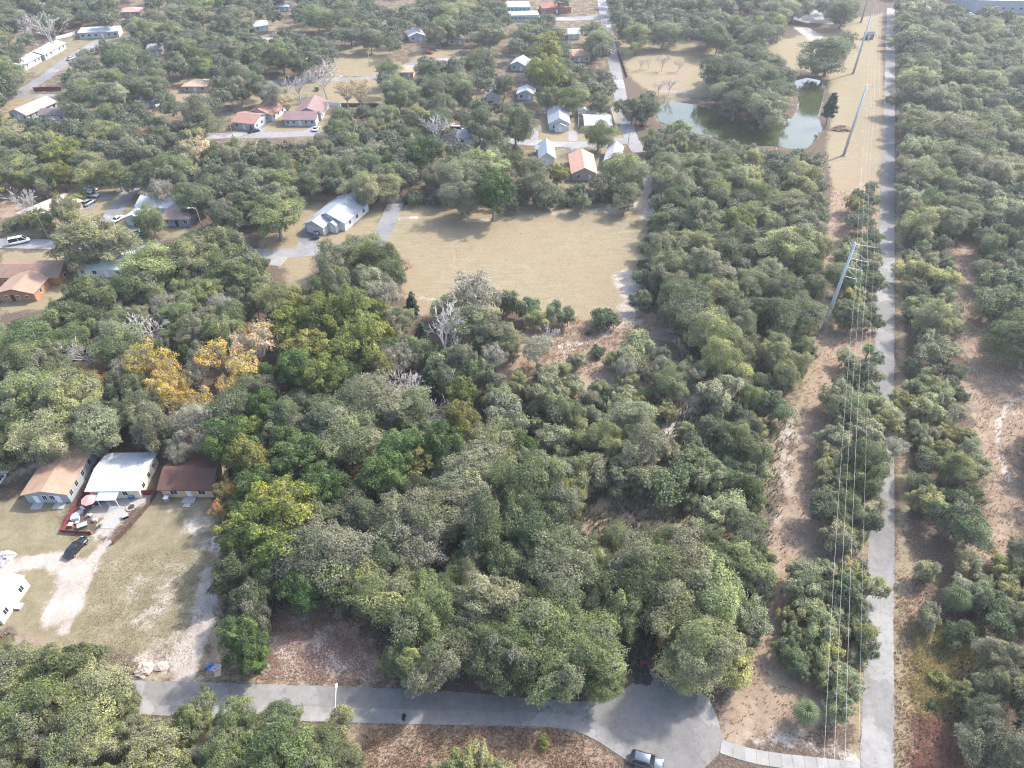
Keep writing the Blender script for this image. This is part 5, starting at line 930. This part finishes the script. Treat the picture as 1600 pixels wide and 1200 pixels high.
# right of the trail
fillz('right of the trail near the top', [(1405,0),(1450,0),(1500,30),(1620,45),(1640,130),(1520,130),(1410,130)], (3.8,5.6), dict(s=3,g=4,l=2,m=2), .58)
fillz('right of the trail, level with the pond', [(1415,135),(1640,135),(1640,240),(1415,240)], (3.6,5.4), dict(s=3,g=4,l=2,m=2,u=1), .58)
fillz('right of trail above the reddish clearing', [(1415,245),(1640,245),(1640,330),(1600,345),(1500,350),(1425,345)], (3.4,5.2), dict(s=3,g=4,l=2,m=2), .58)
fillz('right of the reddish clearing', [(1540,350),(1640,330),(1640,540),(1590,540),(1550,470),(1530,400)], (3.4,5.4), dict(g=3,m=2,t=3), .6)
fillz('between trail and reddish clearing, far part', [(1425,350),(1480,345),(1485,440),(1500,500),(1480,560),(1430,560),(1425,450)], (2.2,3.9), dict(s=5,t=2,u=2,l=1), .62)
fillz('between trail and reddish clearing, near part', [(1425,570),(1490,560),(1510,620),(1530,700),(1530,760),(1490,840),(1450,820),(1430,720)], (2.2,3.8), dict(s=5,t=2,u=2,l=1), .62)
hand('beside the trail, leaning over it', [(1384,665,22,'u'),(1372,792,20,'s'),(1360,920,20,'u'),(1352,1012,22,'t'),(1390,650,22,'s'),(1405,620,18,'u'),(1400,700,20,'p'),(1370,720,24,'s')])
fillz('between cleared strip and trail, far part', [(1338,300),(1365,290),(1366,400),(1362,500),(1320,490),(1315,420)], (2.0,3.2), dict(s=3,t=2,u=2,m=1), .64)
fillz('between cleared strip and trail, middle part', [(1320,555),(1370,560),(1375,640),(1380,740),(1370,850),(1300,850),(1275,800),(1295,700)], (2.2,3.6), dict(s=4,t=2,u=2,m=1), .5)
fillz('between cleared strip and trail, near part', [(1240,890),(1350,885),(1345,980),(1338,1060),(1330,1115),(1250,1115),(1235,1050),(1225,960)], (1.6,2.8), dict(s=5,t=2,u=3), .5)
fillz('at the right edge beside the sandy track', [(1580,650),(1660,640),(1660,800),(1610,760),(1585,700)], (2.4,3.6), dict(t=2,m=1), .66)
fillz('at lower right above the yellow grass', [(1450,870),(1520,890),(1600,860),(1660,860),(1660,960),(1560,980),(1500,960),(1455,960)], (2.4,3.8), dict(s=3,t=2,g=2,u=1), .62)
fillz('at the lower right edge', [(1560,990),(1660,980),(1660,1230),(1560,1200),(1545,1100)], (2.6,4.0), dict(m=3,t=2,g=2), .6)
hand('at lower right above the yellow grass', [(1452,962,20,'s'),(1512,930,26,'s'),(1502,985,20,'t'),(1450,888,20,'s'),(1515,882,22,'s'),(1540,940,26,'t'),(1470,1060,14,'k'),(1500,1080,18,'u'),(1460,1100,9,'h'),(1490,1010,10,'u'),(1520,1110,20,'s'),(1510,1150,16,'p'),(1520,985,14,'k'),(1540,1060,24,'s')])
# lower left corner
fillz('in the lower left corner, left part', [(-60,1020),(60,1025),(130,1060),(170,1070),(180,1230),(-60,1230)], (2.8,4.4), dict(l=4,m=3,u=2,p=1), .58)
fillz('in the lower left corner, right part', [(190,1130),(260,1120),(330,1110),(400,1140),(480,1150),(545,1160),(550,1230),(190,1230)], (2.6,4.0), dict(l=3,m=3,p=2,u=1), .58)
hand('in the lower left corner, left part', [(30,1045,44,'l'),(95,1050,44,'m'),(150,1085,46,'l'),(195,1095,28,'m'),(60,1110,50,'m'),(130,1150,50,'l')])
hand('in the lower left corner, right part', [(300,1115,34,'m'),(440,1120,30,'m'),(520,1160,38,'l'),(370,1130,34,'m')])
hand('at the bottom edge beside the reddish verge', [(740,1195,36,'u'),(700,1205,24,'s'),(780,1215,24,'l'),(850,1160,10,'k'),(870,1230,24,'s')])
fillz('far beyond the frame', [(-160,-130),(1760,-130),(1760,-20),(-160,-20)], (4.5,6.5), dict(g=3,m=3,d=2), .72, 120)
fillz('far beyond the frame', [(1645,-20),(1760,-20),(1760,560),(1645,560)], (4,6), dict(g=3,m=3,d=2), .68, 60)
fillz('far beyond the frame', [(-150,0),(-45,0),(-45,330),(-150,330)], (4,6), dict(g=3,m=3,d=2), .75, 30)

# ---------------------------------------------------------------- plant it
ORD = ['','first','second','third','fourth','fifth','sixth','seventh','eighth','ninth','tenth','eleventh','twelfth','thirteenth','fourteenth','fifteenth','sixteenth','seventeenth','eighteenth','nineteenth','twentieth']
def ordinal(n): return ORD[n] if n < len(ORD) else f'{n}th'
SHARED = {}
for i, t_ in enumerate(TREES):
    if t_[0] != 'far beyond the frame': SHARED.setdefault((t_[0], t_[1]), []).append(i)
# more than 300 of a kind: the 300 that show largest are objects, the rest one mass
BIG = {}
for i, t_ in enumerate(TREES):
    if t_[0] != 'far beyond the frame': BIG.setdefault(LOOK[t_[1]][1], []).append((t_[3]/PX((t_[2].x,t_[2].y,t_[4]*.6))[2], i))
MASS = set(i for v in BIG.values() for _, i in sorted(v, reverse=True)[298:])
SHARED = {k: [i for i in v if i not in MASS] for k, v in SHARED.items()}
LABEL = {}
for (zone, look), ids in SHARED.items():
    ids.sort(key=lambda i: PX((TREES[i][2].x, TREES[i][2].y, TREES[i][4]*.62))[0]); words_ = LOOK[look][2]
    for k, i in enumerate(ids):
        LABEL[i] = f'{words_} {zone}' if len(ids) == 1 else f'{words_} {zone}, {ordinal(k+1)} from left'
far = []
prs = random.Random(99)
for i, (zone, look, base, Rm, hh) in enumerate(TREES):
    kd, nm, words_, cols = LOOK[look]
    if i not in LABEL: far.append((base, Rm, hh, prs.choice(cols))); continue
    root = thing(nm, LABEL[i], 'shrub' if kd == 'shrub' else 'tree', base, prs.uniform(0,6.28), {'oak':'oaks of the woods and streets','laurel':'round-tufted oaks','scrub':'scrub oaks','maple':'autumn-coloured trees','sparse':'moss-hung trees','bare':'leafless trees','cedar':'cedars','shrub':'shrubs'}[kd])
    if kd == 'bare':
        me, zm, rm = prs.choice(BARE); o = link('branches', me, None, root); o.scale = (Rm/rm*1.35, Rm/rm*1.35, hh/zm); continue
    cm, tm, r0, h0 = prs.choice(KIND[kd]); an = prs.uniform(.86,1.2); sc = (Rm/r0*an, Rm/r0*1.06/an, hh/h0*prs.uniform(.88,1.14)); root.rotation_euler.x = prs.gauss(0,.06); root.rotation_euler.y = prs.gauss(0,.06)
    c = prs.choice(cols); j = prs.uniform(.76,1.22)
    o = link('crown', cm, None, root); o.scale = sc; o.color = (c[0]*j*prs.uniform(.94,1.06), c[1]*j, c[2]*j*prs.uniform(.9,1.1), 1)
    o = link('trunk', tm, None, root); o.scale = sc
# woods past the frame: one mass
Vs, Qs, Cs = [], [], []; off_ = 0; low = [crown_arrays(90+k, nleaf=1500, leaf=.52, moss=.05) for k in range(3)]
for base, Rm, hh, c in far:
    V, Q, col, _, _ = prs.choice(low); a = prs.uniform(0,6.28); ca, sa = math.cos(a), math.sin(a); s = Rm/6
    W_ = np.column_stack([(V[:,0]*ca-V[:,1]*sa)*s+base.x, (V[:,0]*sa+V[:,1]*ca)*s+base.y, V[:,2]*hh/13]); Vs.append(W_); Qs.append(Q+off_); off_ += len(V); Cs.append(col)
me = mesh_tint('distant_woods', np.vstack(Vs), np.vstack(Qs), np.vstack(Cs), M_LEAF); o = link('distant_woods', me, None); o.color = (.10,.12,.07,1); tag(o, 'dense oak woods running on past the far streets', 'woods', kind='stuff')

# ---------------------------------------------------------------- palms
def palm(label, px, trunk, n, L, col, fan=True, name='palm_tree'):
    r = thing(name, label, 'palm', G(*px), rng.uniform(0,6)); 
    if trunk > .5: MB().tube([(0,0,-.1),(.1,0,trunk*.5),(0,.05,trunk)], [.2,.16,.19], 8).build('trunk', M_BARK, r)
    vmesh = []
    for q in range(3):
        V = []; F = []
        st = [Vector((0,0,0)), Vector((.16*L,0,.1*L)), Vector((.3*L,0,.13*L))]
        def strip(a, b, w):
            k = len(V); d = (b-a); s = Vector((-d.y,d.x,0)).normalized()*w if abs(d.x)+abs(d.y) > 1e-6 else Vector((w,0,0)); V.extend([a-s,a+s,b+s*.25,b-s*.25]); F.append((k,k+1,k+2,k+3))
        strip(st[0], st[1], .03); strip(st[1], st[2], .025)
        for k in range(17):
            a = R(-105+210*k/16); l = L*.72*(1-.3*abs(a)/1.9)*rng.uniform(.9,1.1); m_ = st[2]+Vector((math.cos(a),math.sin(a),.06))*l*.6; e = st[2]+Vector((math.cos(a),math.sin(a),-.28-.2*q/2))*l
            strip(st[2], m_, .06); strip(m_, e, .05)
        me = bpy.data.meshes.new('frond'); me.from_pydata([tuple(v) for v in V], [], F); me.update(); at = me.attributes.new('tint','FLOAT_COLOR','POINT')
        at.data.foreach_set('color', np.tile([.5+.2*q,.5,0,1], len(V)).astype(np.float32)); me.materials.append(M_FROND); vmesh.append(me)
    for k in range(n):
        o = link('frond', vmesh[k%3], None, r); o.location = (0,0,max(trunk,.15)); o.rotation_euler = (0, R(-75+110*(k/n)+rng.uniform(-12,12)) if fan else R(rng.uniform(-20,20)), k*2.4); o.color = (*col,1)
PC = (.06,.09,.035)
palm('large fan palm at the lower right beside the trail verge', (1478,955), 4.0, 32, 2.6, PC)
palm('fan palm at the near end of the scrub beside the trail', (1251,1126), 2.6, 30, 2.2, (.085,.115,.05))
palm('fan palm in the scrub overhanging the trail edge', (1335,990), 2.5, 22, 1.8, PC)
palm('cabbage palm behind the beige-roofed house', (76,312), 5, 24, 2.4, (.15,.16,.085))
palm('cabbage palm beside the leafless trees in the upper left', (82,64), 5, 18, 2.4, PC)
palm('fan palm among the scrub left of the trail', (1352,560), 2.5, 22, 1.9, (.06,.12,.04))
palm('fan palm beside the trail under scrub oaks', (1362,735), 2.5, 22, 1.9, (.05,.12,.04))

# ---------------------------------------------------------------- uncountable ground growth
def scatter(name, label, cat, polys, n, size, hgt, cols, seed, flat=False, mask=None):
    g = np.random.default_rng(seed); pts = []
    for poly, share in polys:
        q = np.array(gp(poly)); k = int(n*share); c = np.column_stack([g.uniform(q[:,0].min(),q[:,0].max(),k*4), g.uniform(q[:,1].min(),q[:,1].max(),k*4)]); c = c[inside(c, [tuple(a) for a in q])]
        clump = .5+.25*np.sin(c[:,0]*.9+np.sin(c[:,1]*.7)*2)+.25*np.sin(c[:,1]*1.1+np.sin(c[:,0]*.5)*2.3); c = c[g.random(len(c)) < clump*1.2][:k]; pts.append(c)
    c = np.vstack(pts); c = c+g.normal(0,1.1,c.shape)*(g.random((len(c),1)) < .6)
    for line, wd in ROADS:
        a = np.array(line); sel = (c[:,0] > a[:,0].min()-4) & (c[:,0] < a[:,0].max()+4) & (c[:,1] > a[:,1].min()-4) & (c[:,1] < a[:,1].max()+4)
        if wd > .6:
            d = np.full(len(c), 99.0); d[sel] = seg_dist(c[sel], line); c = c[d > wd/2+(.2 if not flat else -.35)]
        else: c = c[~inside(c, line)]
    n = len(c)
    if flat:
        C = np.column_stack([c, g.uniform(.05,.09,n)]); N = unit(np.column_stack([g.normal(0,.35,n),g.normal(0,.35,n),np.ones(n)])); V, Q = leaf_quads(C, N, size, g, .6)
        col = np.column_stack([g.uniform(0,1,n),g.uniform(0,1,n),np.zeros(n),np.ones(n)])
    else:
        m = 4; cc = np.repeat(c, m, 0); k = len(cc); a = g.uniform(0,6.28,k); lean = g.uniform(.15,.75,k); h = hgt*g.uniform(.5,1.2,k); b = np.column_stack([cc+g.normal(0,.06,(k,2)), np.zeros(k)]); w = np.column_stack([-np.sin(a),np.cos(a),np.zeros(k)])*(size*g.uniform(.6,1.2,k))[:,None]
        tp = b+np.column_stack([np.cos(a)*lean*h,np.sin(a)*lean*h,h]); V = np.stack([b-w,b+w,tp+w*.35,tp-w*.35],1).reshape(-1,3); Q = np.arange(k*4).reshape(-1,4); col = np.column_stack([g.uniform(0,1,k),g.uniform(0,1,k),np.zeros(k),np.ones(k)])
    me = mesh_tint(name, V, Q, col, M_LEAF); o = link(name, me, None); o.color = (*cols,1); return tag(o, label, cat, kind='stuff')
VERGE = [(570,1136),(880,1138),(975,1205),(960,1260),(560,1260)]
scatter('dry_brush', 'reddish-brown dry brush beside the street and along the cleared strip', 'brush', [(VERGE,.2),([(1130,1160),(1190,1000),(1205,850),(1250,600),(1285,520),(1300,300),(1370,300),(1372,560),(1350,1000),(1330,1150)],.35),([(1400,900),(1440,900),(1440,1260),(1400,1260)],.08),([(1490,380),(1560,470),(1660,640),(1660,900),(1520,860),(1540,700),(1500,560)],.25),([(860,500),(1040,500),(950,580),(790,600)],.12)], 26000, .05, .45, (.33,.235,.155), 1)
scatter('reddish_grass', 'coarse rust-brown grass in the lower right corner', 'grass', [([(1440,1120),(1540,1130),(1560,1260),(1420,1260)],1.0)], 5000, .05, .7, (.34,.205,.15), 2)
scatter('yellow_grass', 'yellowing tall grass beside the trail at lower right', 'grass', [([(1428,985),(1450,965),(1520,1010),(1495,1040),(1490,1110),(1440,1130),(1425,1080)],1.0)], 4500, .05, .6, (.37,.31,.14), 3)
scatter('leaf_litter', 'fallen brown leaves covering the clearing and the woodland floor', 'leaf litter', [([(400,1062),(430,960),(480,930),(620,1040),(600,1074)],.3),([(300,640),(1230,640),(1180,1060),(620,1050),(350,1000)],.5),(VERGE,.15),([(1366,400),(1410,400),(1420,800),(1422,1240),(1320,1240),(1350,800)],.2)], 30000, .12, 0, (.24,.14,.09), 4, True)
scatter('undergrowth', 'low green undergrowth on the floor of the woods', 'undergrowth', [([(340,640),(700,600),(1230,640),(1200,850),(1150,1050),(640,1040),(520,920),(350,1000)],.55),([(1020,230),(1290,240),(1270,520),(1230,600),(1060,560),(1020,420)],.25),([(1420,100),(1640,100),(1640,350),(1425,350)],.2)], 26000, .1, 1.1, (.12,.14,.08), 6)
scatter('lawn_weeds', 'thin weeds and grass tufts on the grassy lots', 'grass', [([(150,870),(330,860),(325,950),(300,1045),(120,1010)],.5),([(610,350),(1010,330),(1000,480),(640,480)],.5)], 9000, .03, .12, (.27,.235,.14), 5)
# ---------------------------------------------------------------- the air
hz = MB().box(-2900, 2900, -1000, 3300, -3, 112).build('haze', None); tag(hz, 'pale haze over the woods and streets', 'haze', kind='stuff')
mh = bpy.data.materials.new('haze'); mh.use_nodes = True; nh = mh.node_tree.nodes; nh.remove(nh['Principled BSDF'])
pv = nh.new('ShaderNodeVolumePrincipled'); pv.inputs['Color'].default_value = (.86,.91,1,1); pv.inputs['Density'].default_value = .0002; pv.inputs['Anisotropy'].default_value = .35
mh.node_tree.links.new(pv.outputs[0], nh['Material Output'].inputs['Volume']); hz.data.materials.append(mh)
